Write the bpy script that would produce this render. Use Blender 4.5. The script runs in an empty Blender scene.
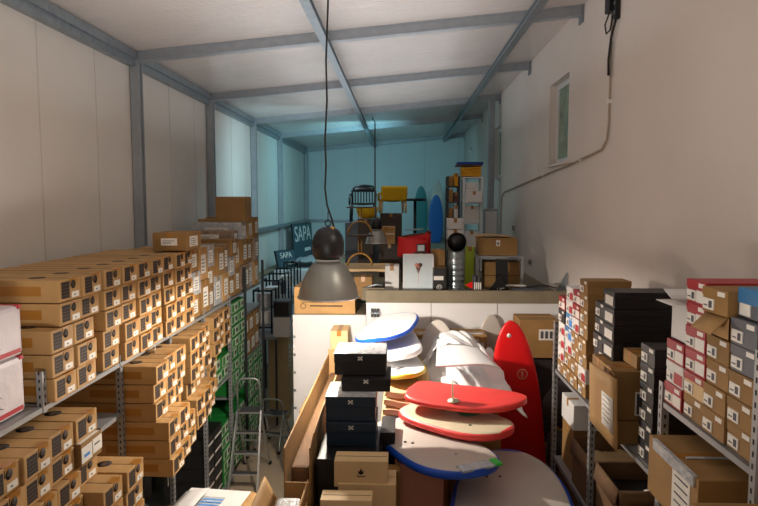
import bpy, bmesh, math, random
from mathutils import Vector, Matrix, Euler
random.seed(7)
D = bpy.data
SC = bpy.context.scene
COL = SC.collection
PI = math.pi
R = math.radians

# ---------------------------------------------------------------- camera
EYE = 3.7
F = 620.0
PITCH = math.atan(51 / F)
YAW = math.atan(22 / F * math.cos(PITCH))
cam = D.cameras.new('camera')
cam.sensor_width = 36.0
cam.lens = 36.0 * F / 758.0
cam.clip_end = 100
camo = D.objects.new('camera', cam)
COL.objects.link(camo)
camo.location = (0, 0, EYE)
camo.rotation_euler = Euler((PI / 2 - PITCH, 0, YAW), 'XYZ')
SC.camera = camo
RM = camo.rotation_euler.to_matrix()


def ray(px, py):
    return RM @ Vector(((px - 379) / F, -(py - 253) / F, -1.0))


def at(px, py, Y):
    d = ray(px, py)
    return Vector((0, 0, EYE)) + d * (Y / d.y)


def atz(px, py, z):
    d = ray(px, py)
    return Vector((0, 0, EYE)) + d * ((z - EYE) / d.z)


# ---------------------------------------------------------------- materials
def mat(name, col, rough=0.6, metal=0.0, noise=0.0, nscale=6.0, bump=0.0, bscale=40.0, rand=0.0,
        emit=None, estr=0.0, trans=0.0, spec=None):
    m = D.materials.new(name)
    m.use_nodes = True
    nt = m.node_tree
    b = nt.nodes['Principled BSDF']
    b.inputs['Base Color'].default_value = (*col, 1)
    b.inputs['Roughness'].default_value = rough
    b.inputs['Metallic'].default_value = metal
    if spec is not None:
        b.inputs['Specular IOR Level'].default_value = spec
    if trans:
        b.inputs['Transmission Weight'].default_value = trans
    if emit:
        b.inputs['Emission Color'].default_value = (*emit, 1)
        b.inputs['Emission Strength'].default_value = estr
    src = None
    tc = nt.nodes.new('ShaderNodeTexCoord')
    if noise or rand:
        h = nt.nodes.new('ShaderNodeHueSaturation')
        h.inputs['Color'].default_value = (*col, 1)
        val = None
        if noise:
            n = nt.nodes.new('ShaderNodeTexNoise')
            n.inputs['Scale'].default_value = nscale
            n.inputs['Detail'].default_value = 5
            nt.links.new(tc.outputs['Object'], n.inputs['Vector'])
            mr = nt.nodes.new('ShaderNodeMapRange')
            mr.inputs['From Min'].default_value = 0.3
            mr.inputs['From Max'].default_value = 0.7
            mr.inputs['To Min'].default_value = 1 - noise
            mr.inputs['To Max'].default_value = 1 + noise
            nt.links.new(n.outputs['Fac'], mr.inputs['Value'])
            val = mr.outputs[0]
        if rand:
            oi = nt.nodes.new('ShaderNodeObjectInfo')
            mr2 = nt.nodes.new('ShaderNodeMapRange')
            mr2.inputs['To Min'].default_value = 1 - rand
            mr2.inputs['To Max'].default_value = 1 + rand
            nt.links.new(oi.outputs['Random'], mr2.inputs['Value'])
            if val is not None:
                mm = nt.nodes.new('ShaderNodeMath')
                mm.operation = 'MULTIPLY'
                nt.links.new(val, mm.inputs[0])
                nt.links.new(mr2.outputs[0], mm.inputs[1])
                val = mm.outputs[0]
            else:
                val = mr2.outputs[0]
        nt.links.new(val, h.inputs['Value'])
        nt.links.new(h.outputs[0], b.inputs['Base Color'])
    if bump:
        n = nt.nodes.new('ShaderNodeTexNoise')
        n.inputs['Scale'].default_value = bscale
        n.inputs['Detail'].default_value = 4
        nt.links.new(tc.outputs['Object'], n.inputs['Vector'])
        bp = nt.nodes.new('ShaderNodeBump')
        bp.inputs['Strength'].default_value = bump
        bp.inputs['Distance'].default_value = 0.02
        nt.links.new(n.outputs['Fac'], bp.inputs['Height'])
        nt.links.new(bp.outputs[0], b.inputs['Normal'])
    return m


def ribbed(name, col, rough, scale, strength, axis='Y', noise=0.05, streak=0.0):
    """panel sheet with fine parallel ribs along one axis"""
    m = mat(name, col, rough, noise=noise, nscale=1.2)
    nt = m.node_tree
    b = nt.nodes['Principled BSDF']
    tc = nt.nodes.new('ShaderNodeTexCoord')
    w = nt.nodes.new('ShaderNodeTexWave')
    w.bands_direction = axis
    w.inputs['Scale'].default_value = scale
    w.inputs['Distortion'].default_value = 0.6
    w.inputs['Detail'].default_value = 2
    nt.links.new(tc.outputs['Object'], w.inputs['Vector'])
    bp = nt.nodes.new('ShaderNodeBump')
    bp.inputs['Strength'].default_value = strength
    bp.inputs['Distance'].default_value = 0.01
    nt.links.new(w.outputs['Fac'], bp.inputs['Height'])
    last = bp
    if streak:
        mp = nt.nodes.new('ShaderNodeMapping')
        mp.inputs['Scale'].default_value = (3, 45, 3) if axis == 'Y' else (45, 3, 3)
        n = nt.nodes.new('ShaderNodeTexNoise')
        n.inputs['Scale'].default_value = 1.0
        n.inputs['Detail'].default_value = 3
        nt.links.new(tc.outputs['Object'], mp.inputs['Vector'])
        nt.links.new(mp.outputs[0], n.inputs['Vector'])
        b2 = nt.nodes.new('ShaderNodeBump')
        b2.inputs['Strength'].default_value = streak
        b2.inputs['Distance'].default_value = 0.01
        nt.links.new(n.outputs['Fac'], b2.inputs['Height'])
        nt.links.new(bp.outputs[0], b2.inputs['Normal'])
        last = b2
    nt.links.new(last.outputs[0], b.inputs['Normal'])
    return m


def S(r, g, b):
    """sRGB 0-255 to linear"""
    f = lambda c: (c / 255 / 12.92) if c / 255 <= 0.04045 else ((c / 255 + 0.055) / 1.055) ** 2.4
    return (f(r), f(g), f(b))


M = {}
M['kraft'] = mat('kraft_cardboard', S(182, 142, 90), 0.72, noise=0.08, nscale=9, rand=0.10)
M['kraft_dark'] = mat('brown_cardboard', S(148, 112, 64), 0.75, noise=0.10, nscale=6, rand=0.10)
M['kraft_shaded'] = mat('shade_darkened_cardboard', S(112, 82, 54), 0.85, noise=0.15, nscale=5)  # cardboard darkened to stand in for shade under and inside things
M['kraft_in'] = mat('inner_cardboard', S(196, 156, 106), 0.8, noise=0.08)
M['kraft_pale'] = mat('pale_cardboard', S(214, 184, 138), 0.75, noise=0.06, rand=0.05)
M['tape'] = mat('brown_packing_tape', S(166, 112, 44), 0.35)
M['print'] = mat('black_print', S(38, 27, 23), 0.7)
M['print_gap'] = mat('print_line', S(92, 68, 48), 0.7)
M['sticker'] = mat('white_sticker', S(232, 228, 220), 0.5)
M['ink'] = mat('grey_ink', S(70, 70, 78), 0.6)
M['white_box'] = mat('white_cardboard', S(222, 220, 218), 0.6, noise=0.03)
M['parcel'] = mat('white_parcel_wrap', S(214, 204, 208), 0.45, noise=0.06, bump=0.4, bscale=14)
M['film'] = mat('plastic_film', S(190, 192, 196), 0.2, noise=0.2, nscale=20, bump=0.8, bscale=25)
M['film_brown'] = mat('film_over_cardboard', S(150, 128, 108), 0.25, noise=0.25, nscale=18, bump=0.7, bscale=25)
M['red_print'] = mat('red_print', S(176, 34, 44), 0.5)
M['red_box'] = mat('red_cardboard', S(166, 34, 44), 0.5, rand=0.08)
M['black_box'] = mat('black_cardboard', S(24, 23, 25), 0.45, rand=0.1)
M['navy_box'] = mat('navy_cardboard', S(22, 42, 60), 0.4)
M['grey_box'] = mat('slate_cardboard', S(88, 90, 98), 0.5)
M['blue_box'] = mat('blue_cardboard', S(58, 120, 170), 0.5)
M['green_box'] = mat('green_cardboard', S(22, 118, 46), 0.5, rand=0.1)
M['green_light'] = mat('pale_green_print', S(170, 190, 160), 0.5)
M['pink_box'] = mat('pale_pink_cardboard', S(214, 146, 126), 0.55)  # pink print, also the red bounce painted on two cartons
M['galv'] = mat('galvanised_steel', S(150, 158, 164), 0.42, metal=0.75, noise=0.12, nscale=14)
M['galv_pale'] = mat('painted_steel', S(158, 164, 170), 0.5, metal=0.35, noise=0.08, nscale=10)  # paler, less metallic variant of the galvanised steel
M['rack'] = mat('rack_steel', S(160, 162, 164), 0.45, metal=0.4, noise=0.06)
M['rack_dark'] = mat('dark_rack_steel', S(64, 66, 70), 0.5, metal=0.5)
M['hole'] = mat('dark_hole', S(26, 26, 28), 0.8)
M['alu'] = mat('aluminium', S(206, 208, 210), 0.32, metal=0.85)
M['alu_spun'] = mat('spun_aluminium', S(158, 158, 152), 0.42, metal=0.7, noise=0.05)
M['tread'] = mat('grey_tread', S(70, 70, 72), 0.7)
M['rubber'] = mat('black_rubber', S(28, 28, 28), 0.7)
M['black'] = mat('black_plastic', S(24, 24, 27), 0.4)
M['black_metal'] = mat('black_metal', S(30, 30, 32), 0.45, metal=0.3)
M['red_paint'] = mat('red_gloss_foam', S(226, 24, 28), 0.32)
M['red_soft'] = mat('faded_red_skin', S(232, 66, 62), 0.4, noise=0.06)
M['blue_rail'] = mat('blue_rail', S(20, 78, 190), 0.35)
M['skyblue'] = mat('sky_blue_edge', S(60, 140, 220), 0.35)
M['deck_white'] = mat('white_deck', S(238, 238, 240), 0.4, noise=0.02)
M['deck_grey'] = mat('grey_white_deck', S(190, 182, 174), 0.45, noise=0.03)
M['deck_cream'] = mat('cream_deck', S(206, 194, 166), 0.45, noise=0.04)
M['yellow_rail'] = mat('yellow_rail', S(216, 196, 70), 0.45)
M['teal_print'] = mat('teal_print', S(90, 165, 130), 0.5)
M['patch_green'] = mat('green_patch', S(60, 190, 70), 0.4)
M['foil'] = mat('silver_foil', S(190, 205, 215), 0.25, metal=0.5, bump=1.0, bscale=50)
M['fin'] = mat('pale_fin', S(222, 220, 196), 0.35)
M['teal_board'] = mat('teal_foam', S(50, 170, 160), 0.45)
M['teal_dark'] = mat('dark_teal_skin', S(30, 110, 112), 0.45)
M['blue_board'] = mat('blue_board_skin', S(16, 84, 150), 0.4)
M['white_plastic'] = mat('white_plastic', S(228, 228, 226), 0.4)
M['wood'] = mat('pale_wood', S(222, 186, 130), 0.45, noise=0.08, nscale=4)
M['wood_raw'] = mat('weathered_board', S(122, 112, 92), 0.8, noise=0.15, nscale=5)
M['wood_dark'] = mat('dark_wood', S(84, 50, 34), 0.5, noise=0.12)
M['rattan'] = mat('gold_metal', S(196, 150, 74), 0.35, metal=0.6)
M['yellow'] = mat('mustard_fabric', S(222, 180, 20), 0.8, bump=0.2, bscale=80)
M['yellow_cloth'] = mat('yellow_cloth', S(222, 158, 30), 0.85)
M['red_fabric'] = mat('red_fabric', S(214, 34, 34), 0.7)
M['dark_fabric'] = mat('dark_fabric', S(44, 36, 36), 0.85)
M['brown_cab'] = mat('dark_cabinet', S(66, 54, 46), 0.6)
M['blue_cloth'] = mat('blue_cloth', S(24, 66, 150), 0.8)
M['duct'] = mat('galvanised_duct', S(150, 160, 164), 0.28, metal=0.8)
M['glass'] = mat('window_glass', S(120, 150, 130), 0.15, noise=0.35, nscale=5)
M['glass_clear'] = mat('picture_glass', S(190, 210, 216), 0.12)
M['picture'] = mat('picture_paper', S(206, 218, 224), 0.25)
M['cone'] = mat('cone_print', S(96, 62, 52), 0.5)
M['frame_white'] = mat('white_frame', S(220, 222, 224), 0.4)
M['lime'] = mat('lime_print', S(170, 196, 50), 0.5)
M['panel_white'] = mat('white_melamine', S(226, 226, 228), 0.42, noise=0.03, nscale=2)
M['cable'] = mat('black_cable', S(22, 20, 20), 0.55)
M['conduit'] = mat('old_conduit', S(176, 160, 140), 0.6, noise=0.2, nscale=8)
M['floor'] = mat('concrete_floor', S(176, 156, 132), 0.6, noise=0.10, nscale=1.5, bump=0.1, bscale=20)
M['plaster'] = mat('plaster_wall', S(222, 212, 204), 0.78, noise=0.035, nscale=0.9, bump=0.12, bscale=7)
M['wall_panel'] = ribbed('sandwich_wall_panel', S(216, 210, 202), 0.42, 14.0, 0.10, 'Y', 0.03)
M['back_panel'] = ribbed('back_wall_panel', S(206, 216, 216), 0.5, 10.0, 0.08, 'X', 0.03)
M['roof_panel'] = ribbed('roof_panel', S(216, 208, 202), 0.16, 9.0, 0.25, 'Y', 0.05, streak=0.7)
M['seam'] = mat('panel_seam', S(196, 190, 182), 0.6)
M['masonry'] = mat('painted_masonry', S(226, 226, 224), 0.7, noise=0.03)


# ---------------------------------------------------------------- mesh builder
class MB:
    def __init__(self):
        self.bm = bmesh.new()
        self.mats = []

    def mi(self, m):
        m = M[m] if isinstance(m, str) else m
        if m not in self.mats:
            self.mats.append(m)
        return self.mats.index(m)

    def _xf(self, vs, rot, c):
        if rot is not None:
            rm = Euler(rot).to_matrix() if not isinstance(rot, Matrix) else rot
            for v in vs:
                v.co = rm @ v.co
        c = Vector(c)
        for v in vs:
            v.co += c

    def box(self, c, s, m, rot=None, bev=0.0):
        t = bmesh.new()
        bmesh.ops.create_cube(t, size=1)
        for v in t.verts:
            v.co = Vector((v.co.x * s[0], v.co.y * s[1], v.co.z * s[2]))
        if bev:
            bmesh.ops.bevel(t, geom=list(t.edges), offset=bev, segments=2, affect='EDGES', profile=0.6)
        return self._merge(t, m, rot, c)

    def b(self, x0, x1, y0, y1, z0, z1, m, bev=0.0):
        return self.box(((x0 + x1) / 2, (y0 + y1) / 2, (z0 + z1) / 2), (abs(x1 - x0), abs(y1 - y0), abs(z1 - z0)), m, None, bev)

    def _merge(self, t, m, rot=None, c=(0, 0, 0), smooth=False):
        idx = self.mi(m)
        self._xf(t.verts, rot, c)
        mp = {}
        for v in t.verts:
            mp[v] = self.bm.verts.new(v.co)
        for f in t.faces:
            try:
                nf = self.bm.faces.new([mp[v] for v in f.verts])
                nf.material_index = idx
                nf.smooth = smooth or f.smooth
            except ValueError:
                pass
        t.free()
        return self

    def cyl(self, p0, p1, r, m, r2=None, seg=12, caps=True, smooth=True):
        p0, p1 = Vector(p0), Vector(p1)
        d = p1 - p0
        t = bmesh.new()
        bmesh.ops.create_cone(t, cap_ends=caps, segments=seg, radius1=r, radius2=r if r2 is None else r2, depth=d.length)
        for f in t.faces:
            f.smooth = smooth and len(f.verts) == 4
        q = Vector((0, 0, 1)).rotation_difference(d.normalized()).to_matrix()
        return self._merge(t, m, q, (p0 + p1) / 2)

    def tube(self, pts, r, m, seg=8):
        pts = [Vector(p) for p in pts]
        n = len(pts)
        rings = []
        idx = self.mi(m)
        prev = None
        for i, p in enumerate(pts):
            d = (pts[min(i + 1, n - 1)] - pts[max(i - 1, 0)]).normalized()
            if prev is None:
                a = d.orthogonal().normalized()
            else:
                a = (prev - d * prev.dot(d)).normalized()
            prev = a
            bb = d.cross(a)
            rings.append([self.bm.verts.new(p + a * math.cos(2 * PI * k / seg) * r + bb * math.sin(2 * PI * k / seg) * r) for k in range(seg)])
        for i in range(n - 1):
            for k in range(seg):
                f = self.bm.faces.new([rings[i][k], rings[i][(k + 1) % seg], rings[i + 1][(k + 1) % seg], rings[i + 1][k]])
                f.material_index = idx
                f.smooth = True
        for rg in (rings[0][::-1], rings[-1]):
            f = self.bm.faces.new(rg)
            f.material_index = idx
        return self

    def bar(self, p0, p1, w, h, m):
        """rectangular bar between two points"""
        p0, p1 = Vector(p0), Vector(p1)
        d = p1 - p0
        L = d.length
        d.normalize()
        up = Vector((0, 0, 1)) if abs(d.z) < 0.95 else Vector((0, 1, 0))
        s = d.cross(up).normalized()
        u = s.cross(d)
        rm = Matrix((s, d, u)).transposed()
        return self.box((p0 + p1) / 2, (w, L, h), m, rm)

    def lathe(self, prof, m, c=(0, 0, 0), seg=28, rot=None):
        t = bmesh.new()
        rings = []
        for (r, z) in prof:
            rings.append([t.verts.new((r * math.cos(2 * PI * k / seg), r * math.sin(2 * PI * k / seg), z)) for k in range(seg)])
        for i in range(len(prof) - 1):
            for k in range(seg):
                f = t.faces.new([rings[i][k], rings[i][(k + 1) % seg], rings[i + 1][(k + 1) % seg], rings[i + 1][k]])
                f.smooth = True
        return self._merge(t, m, rot, c)

    def prism(self, poly, th, m, rot=None, c=(0, 0, 0)):
        """extrude a polygon in XY by th in Z"""
        t = bmesh.new()
        a = [t.verts.new((x, y, 0)) for x, y in poly]
        bq = [t.verts.new((x, y, th)) for x, y in poly]
        t.faces.new(a[::-1])
        t.faces.new(bq)
        n = len(poly)
        for i in range(n):
            t.faces.new([a[i], a[(i + 1) % n], bq[(i + 1) % n], bq[i]])
        return self._merge(t, m, rot, c)

    def sheet(self, nx, ny, fn, th, m):
        """thick bent sheet, fn(u,v)->Vector, both sides"""
        idx = self.mi(m)
        P = [[fn(i / nx, j / ny) for j in range(ny + 1)] for i in range(nx + 1)]

        def nrm(i, j):
            a = P[min(i + 1, nx)][j] - P[max(i - 1, 0)][j]
            bq = P[i][min(j + 1, ny)] - P[i][max(j - 1, 0)]
            q = a.cross(bq)
            return q.normalized() if q.length > 1e-9 else Vector((0, 0, 1))
        A = [[self.bm.verts.new(P[i][j] + nrm(i, j) * th / 2) for j in range(ny + 1)] for i in range(nx + 1)]
        B = [[self.bm.verts.new(P[i][j] - nrm(i, j) * th / 2) for j in range(ny + 1)] for i in range(nx + 1)]

        def q(vs, sm=True):
            f = self.bm.faces.new(vs)
            f.material_index = idx
            f.smooth = sm
        for i in range(nx):
            for j in range(ny):
                q([A[i][j], A[i + 1][j], A[i + 1][j + 1], A[i][j + 1]])
                q([B[i][j], B[i][j + 1], B[i + 1][j + 1], B[i + 1][j]])
        for i in range(nx):
            q([A[i][0], B[i][0], B[i + 1][0], A[i + 1][0]], False)
            q([A[i][ny], A[i + 1][ny], B[i + 1][ny], B[i][ny]], False)
        for j in range(ny):
            q([A[0][j], A[0][j + 1], B[0][j + 1], B[0][j]], False)
            q([A[nx][j], B[nx][j], B[nx][j + 1], A[nx][j + 1]], False)
        return self

    def build(self, name, parent=None, loc=None, rot=None):
        me = D.meshes.new(name)
        bmesh.ops.recalc_face_normals(self.bm, faces=self.bm.faces)
        self.bm.to_mesh(me)
        self.bm.free()
        for m in self.mats:
            me.materials.append(m)
        o = D.objects.new(name, me)
        COL.objects.link(o)
        if parent:
            o.parent = parent
        if loc is not None:
            o.location = loc
        if rot is not None:
            o.rotation_euler = rot
        return o


def tag(o, label, cat, group=None, kind=None):
    if label:
        o['label'] = label
    if cat:
        o['category'] = cat
    if group:
        o['group'] = group
    if kind:
        o['kind'] = kind
    return o


def thing(name, label, cat, loc=(0, 0, 0), rot=(0, 0, 0), group=None):
    o = D.objects.new(name, None)
    o.empty_display_size = 0.1
    COL.objects.link(o)
    o.location = loc
    o.rotation_euler = rot
    return tag(o, label, cat, group)


def struct(mb, name):
    o = mb.build(name)
    o['kind'] = 'structure'
    return o


KIDS = {}


def copy_tree(o, parent=None):
    c = o.copy()
    COL.objects.link(c)
    if parent:
        c.parent = parent
    for ch in [x for x in D.objects if x.parent == o]:
        copy_tree(ch, c)
    return c


PROTO_USED = {}


def inst(proto, loc, rot=(0, 0, 0), label=None, group=None, cat=None, scale=None):
    """first call moves the prototype itself; later calls copy it with its parts"""
    if proto.name not in PROTO_USED:
        PROTO_USED[proto.name] = [ch for ch in D.objects if ch.parent == proto]
        o = proto
    else:
        o = proto.copy()
        COL.objects.link(o)
        for ch in PROTO_USED[proto.name]:
            c = ch.copy()
            COL.objects.link(c)
            c.parent = o
    o.location = loc
    o.rotation_euler = rot
    o.scale = scale or (1, 1, 1)
    if label:
        o['label'] = label
    if group:
        o['group'] = group
    elif 'group' in o.keys():
        del o['group']
    if cat:
        o['category'] = cat
    return o


def text(s, size, name, m, parent, loc, rot, ext=0.002, align='CENTER'):
    cu = D.curves.new(name, 'FONT')
    cu.body = s
    cu.size = size
    cu.extrude = ext
    cu.align_x = align
    cu.align_y = 'CENTER'
    t = D.objects.new(name, cu)
    COL.objects.link(t)
    dg = bpy.context.evaluated_depsgraph_get()
    dg.update()
    me = D.meshes.new_from_object(t.evaluated_get(dg))
    D.objects.remove(t)
    o = D.objects.new(name, me)
    COL.objects.link(o)
    me.materials.clear()
    me.materials.append(M[m])
    o.parent = parent
    o.location = loc
    o.rotation_euler = rot
    return o


NUM = ['zeroth', 'first', 'second', 'third', 'fourth', 'fifth', 'sixth', 'seventh', 'eighth', 'ninth', 'tenth',
       'eleventh', 'twelfth', 'thirteenth', 'fourteenth', 'fifteenth', 'sixteenth', 'seventeenth', 'eighteenth']


def rowname(k, n):
    """k = 0 is the bottom row of n"""
    if n == 1:
        return 'single layer'
    if k == 0:
        return 'bottom layer'
    if k == n - 1:
        return 'top layer'
    return NUM[n - k] + ' layer down'


def orient(o, tail, nose, roll=0):
    """lay a board with its long axis from tail to nose, deck up"""
    X = (nose - tail).normalized()
    Y = Vector((0, 0, 1)).cross(X).normalized()
    Z = X.cross(Y)
    rm = Matrix((X, Y, Z)).transposed() @ Matrix.Rotation(R(roll), 3, 'X')
    o.rotation_euler = rm.to_euler()
    o.location = (nose + tail) / 2
    return o

# ================================================================ SETTING
XL, XR, YB = -3.17, 2.09, 20.9


def zc(x):
    return 5.48 + (x - XL) / (XR - XL) * 0.48


m = MB(); m.b(XL - .1, XR + .4, -3.2, YB + .2, -.12, 0, 'floor'); struct(m, 'floor')
# ceiling: sloping ribbed sheets
m = MB()
m.prism([(XL - .15, zc(XL - .15)), (XR + .4, zc(XR + .4)), (XR + .4, zc(XR + .4) + .1), (XL - .15, zc(XL - .15) + .1)], YB + 3.4, 'roof_panel',
        rot=(PI / 2, 0, 0), c=(0, YB + .2, 0))
for k in range(22):
    y = -2.5 + 1.1 * k
    if False:
        m.prism([(XL, zc(XL) - .004), (XR, zc(XR) - .004), (XR, zc(XR)), (XL, zc(XL))], .012, 'seam', rot=(PI / 2, 0, 0), c=(0, y, 0))
struct(m, 'ceiling')
# left wall of sandwich panels
m = MB()
m.b(XL - .18, XL - .06, -3.2, YB + .2, 0, 5.5, 'wall_panel')
for k in range(23):
    y = -2.9 + 1.05 * k
    if y < YB:
        m.b(XL - .06, XL - .055, y, y + .012, 0, 5.45, 'seam')
struct(m, 'wall_left')
m = MB()
m.b(XL - .1, XR + .3, YB, YB + .12, 0, 6.0, 'back_panel')
for k in range(5):
    x = XL + .5 + 1.15 * k
    m.b(x, x + .012, YB - .005, YB, 0, 5.9, 'seam')
struct(m, 'wall_back')
m = MB(); m.b(XL - .1, XR + .4, -3.3, -3.2, 0, 6.0, 'plaster'); struct(m, 'wall_front')
# right wall with three deep window openings
wins = [(7.95, 8.95), (13.2, 14.2), (18.5, 19.4)]
WZ0, WZ1 = 4.22, 5.32
m = MB()
m.b(XR, XR + .38, -3.2, YB + .1, 0, WZ0, 'plaster')
m.b(XR, XR + .38, -3.2, YB + .1, WZ1, 6.1, 'plaster')
ys = [-3.2] + [v for w in wins for v in w] + [YB + .1]
for k in range(0, len(ys), 2):
    m.b(XR, XR + .38, ys[k], ys[k + 1], WZ0, WZ1, 'plaster')
struct(m, 'wall_right')
for k, (a, b) in enumerate(wins):
    w = MB()
    w.b(XR + .1, XR + .15, a, a + .07, WZ0, WZ1, 'frame_white')
    w.b(XR + .1, XR + .15, b - .07, b, WZ0, WZ1, 'frame_white')
    w.b(XR + .1, XR + .15, a + .07, b - .07, WZ1 - .07, WZ1, 'frame_white')
    w.b(XR + .1, XR + .15, a + .07, b - .07, WZ0, WZ0 + .07, 'frame_white')
    wo = struct(w, 'window_%d' % (k + 1))
    p = MB(); p.b(XR + .12, XR + .135, a + .07, b - .07, WZ0 + .07, WZ1 - .07, 'glass'); p.build('window_pane', wo)
    s = MB(); s.b(XR - .03, XR + .1, a - .04, b + .04, WZ0 - .035, WZ0, 'plaster'); s.build('window_sill', wo)

tn = [0]


def trim(mb):
    tn[0] += 1
    return struct(mb, 'trim_%d' % tn[0])


# steel frame: rafters across, columns on the left wall, purlins along
RY = [4.5, 7.45, 10.34, 13.37, 16.3, 20.82]
for y in RY:
    m = MB()
    for dz, hh, ww in ((.0, .016, .11), (-.104, .016, .11)):
        m.prism([(XL, zc(XL) + dz - hh), (XR, zc(XR) + dz - hh), (XR, zc(XR) + dz), (XL, zc(XL) + dz)], ww, 'galv_pale', rot=(PI / 2, 0, 0), c=(0, y + ww / 2, 0))
    m.prism([(XL, zc(XL) - .105), (XR, zc(XR) - .105), (XR, zc(XR)), (XL, zc(XL))], .02, 'galv_pale', rot=(PI / 2, 0, 0), c=(0, y - .02, 0))
    m.b(XR - .02, XR, y - .08, y + .08, zc(XR) - .2, zc(XR), 'galv')
    trim(m)
for y in RY[1:]:
    m = MB()
    m.b(XL - .05, XL + .06, y - .055, y - .035, 0, 5.36, 'galv_pale')
    m.b(XL - .05, XL + .06, y + .035, y + .055, 0, 5.36, 'galv_pale')
    m.b(XL - .05, XL - .03, y - .035, y + .035, 0, 5.36, 'galv_pale')
    m.b(XL - .05, XL + .07, y - .07, y + .07, 5.36, 5.38, 'galv_pale')
    trim(m)
for x in (-.87, 1.42):
    m = MB()
    z = zc(x) - .12
    m.b(x - .045, x + .045, -3, YB, z - .012, z, 'galv')
    m.b(x - .045, x + .045, -3, YB, z - .08, z - .068, 'galv')
    m.b(x - .01, x + .01, -3, YB, z - .068, z - .012, 'galv')
    trim(m)
m = MB()
m.b(XL - .06, XL + .05, -3, YB, 5.38, 5.47, 'galv'); m.b(XL - .06, XL + .02, -3, YB, 5.30, 5.38, 'galv')
trim(m)
m = MB(); m.b(1.83, 1.96, 13.2, 13.34, 2.5, zc(1.9) - .12, 'galv_pale'); m.b(1.85, 1.94, 13.19, 13.2, 2.5, zc(1.9) - .14, 'galv'); trim(m)
# rails on the rear walls
m = MB(); m.b(XL - .05, XL + .09, 11.2, YB, 3.05, 3.12, 'galv'); trim(m)
m = MB(); m.b(XL + .1, -1.2, YB - .1, YB, 3.05, 3.12, 'galv'); trim(m)
# low masonry kerb wall along the left
m = MB(); m.b(XL - .05, XL + .12, 9.9, YB, 0, 2.06, 'masonry'); m.b(XL - .05, XL + .15, 9.9, YB, 2.06, 2.1, 'wood_raw'); trim(m)

# raised storage platform over the rear of the room
PF, PZ, PLX = 7.35, 2.50, -1.30
m = MB()
xs0 = at(366, 300, PF).x
m.b(xs0, XR, PF + .06, YB, PZ - .12, PZ, 'wood_raw')
m.b(PLX, xs0 - .004, 8.3, YB, PZ - .12, PZ, 'wood_raw')
m.b(PLX, xs0 - .004, PF + .06, 8.29, at(300, 315, PF).z - .08, at(300, 315, PF).z, 'wood_raw')
m.b(XL + .16, PLX - .06, 14.5, YB, 1.98, 2.08, 'masonry')
m.b(XL + .16, PLX - .06, 14.5, 14.6, 0, 1.98, 'masonry')
struct(m, 'floor_upper')
m = MB()
xs = [at(v, 330, PF).x for v in (293, 366, 431, 497)] + [XR]
tops = [at(300, 315, PF).z, PZ, PZ, PZ]
for k in range(4):
    m.b(xs[k] + (.004 if k else 0), xs[k + 1] - .004, PF, PF + .05, 0.01, tops[k], 'panel_white')
m.b(xs[0], XR, PF + .05, PF + .06, 0, tops[0] - .1, 'seam')
m.b(xs[0], xs[0] + .05, PF + .06, 14.5, 0, tops[0] - .09, 'panel_white')
for k in range(9):
    m.b(xs[0] - .004, xs[0] + .03, PF - .004, PF + .02, .3 + k * .22, .33 + k * .22, 'galv')
struct(m, 'wall_platform')
m = MB()
m.b(at(366, 300, PF).x, XR - .004, PF - .03, PF + .03, PZ + .002, PZ + .15, 'wood_raw')
trim(m)

# electric conduit on the right wall
m = MB()
cx = XR - .018
pts = [(cx, 6.35, 5.8), (cx, 6.36, 4.5), (cx, 6.4, 4.33), (cx, 6.55, 4.24), (cx, 8.0, 4.15), (cx, 10.5, 4.02), (cx, 12.6, 3.9),
       (cx, 12.9, 3.8), (cx, 12.95, 3.4), (cx, 12.95, 3.05)]
m.tube(pts, .011, 'conduit')
for (y, z) in ((6.36, 5.3), (6.36, 4.7), (7.3, 4.19), (9.2, 4.09), (11.4, 3.97)):
    m.b(XR - .035, XR, y - .015, y + .015, z - .02, z + .02, 'white_plastic')
c = m.build('electric_conduit')
tag(c, 'old beige electric conduit running down and along the right plaster wall', 'conduit')
m = MB()
m.b(XR - .05, XR - .004, 6.16, 6.22, 5.45, 5.95, 'black_metal', .004)
for k in range(5):
    m.b(XR - .054, XR - .05, 6.175, 6.205, 5.5 + k * .085, 5.53 + k * .085, 'galv')
p = m.build('power_strip')
tag(p, 'dark multi-socket power strip fixed vertically high on the right wall', 'power strip')
m = MB()
m.b(XR - .08, XR - .004, 6.26, 6.40, 5.55, 5.72, 'black', .012)
m.tube([(XR - .05, 6.33, 5.56), (XR - .07, 6.40, 5.45), (XR - .06, 6.38, 5.36), (XR - .05, 6.30, 5.38), (XR - .05, 6.24, 5.50)], .008, 'cable')
m.tube([(XR - .03, 6.2, 5.45), (XR - .04, 6.3, 5.3), (XR - .045, 6.34, 5.1), (XR - .04, 6.345, 4.95)], .012, 'cable')
p = m.build('power_adapter')
tag(p, 'black power adapter with looped cable beside the power strip, high on the right wall', 'adapter')
for (px, py, w, lb) in ((514, 228, .05, 'small grey wall socket above the carton table on the right wall'),
                        (531, 262, .04, 'small dark wall socket right of the carton table, low on the right wall')):
    d = ray(px, py); t = XR / d.x; q = Vector((0, 0, EYE)) + d * t
    m = MB(); m.box((XR - .012, q.y, q.z), (.022, .16, .1), 'conduit', None, .006); m.box((XR - .025, q.y, q.z), (.006, .1, .06), 'ink')
    tag(m.build('wall_socket'), lb, 'socket')
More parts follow.
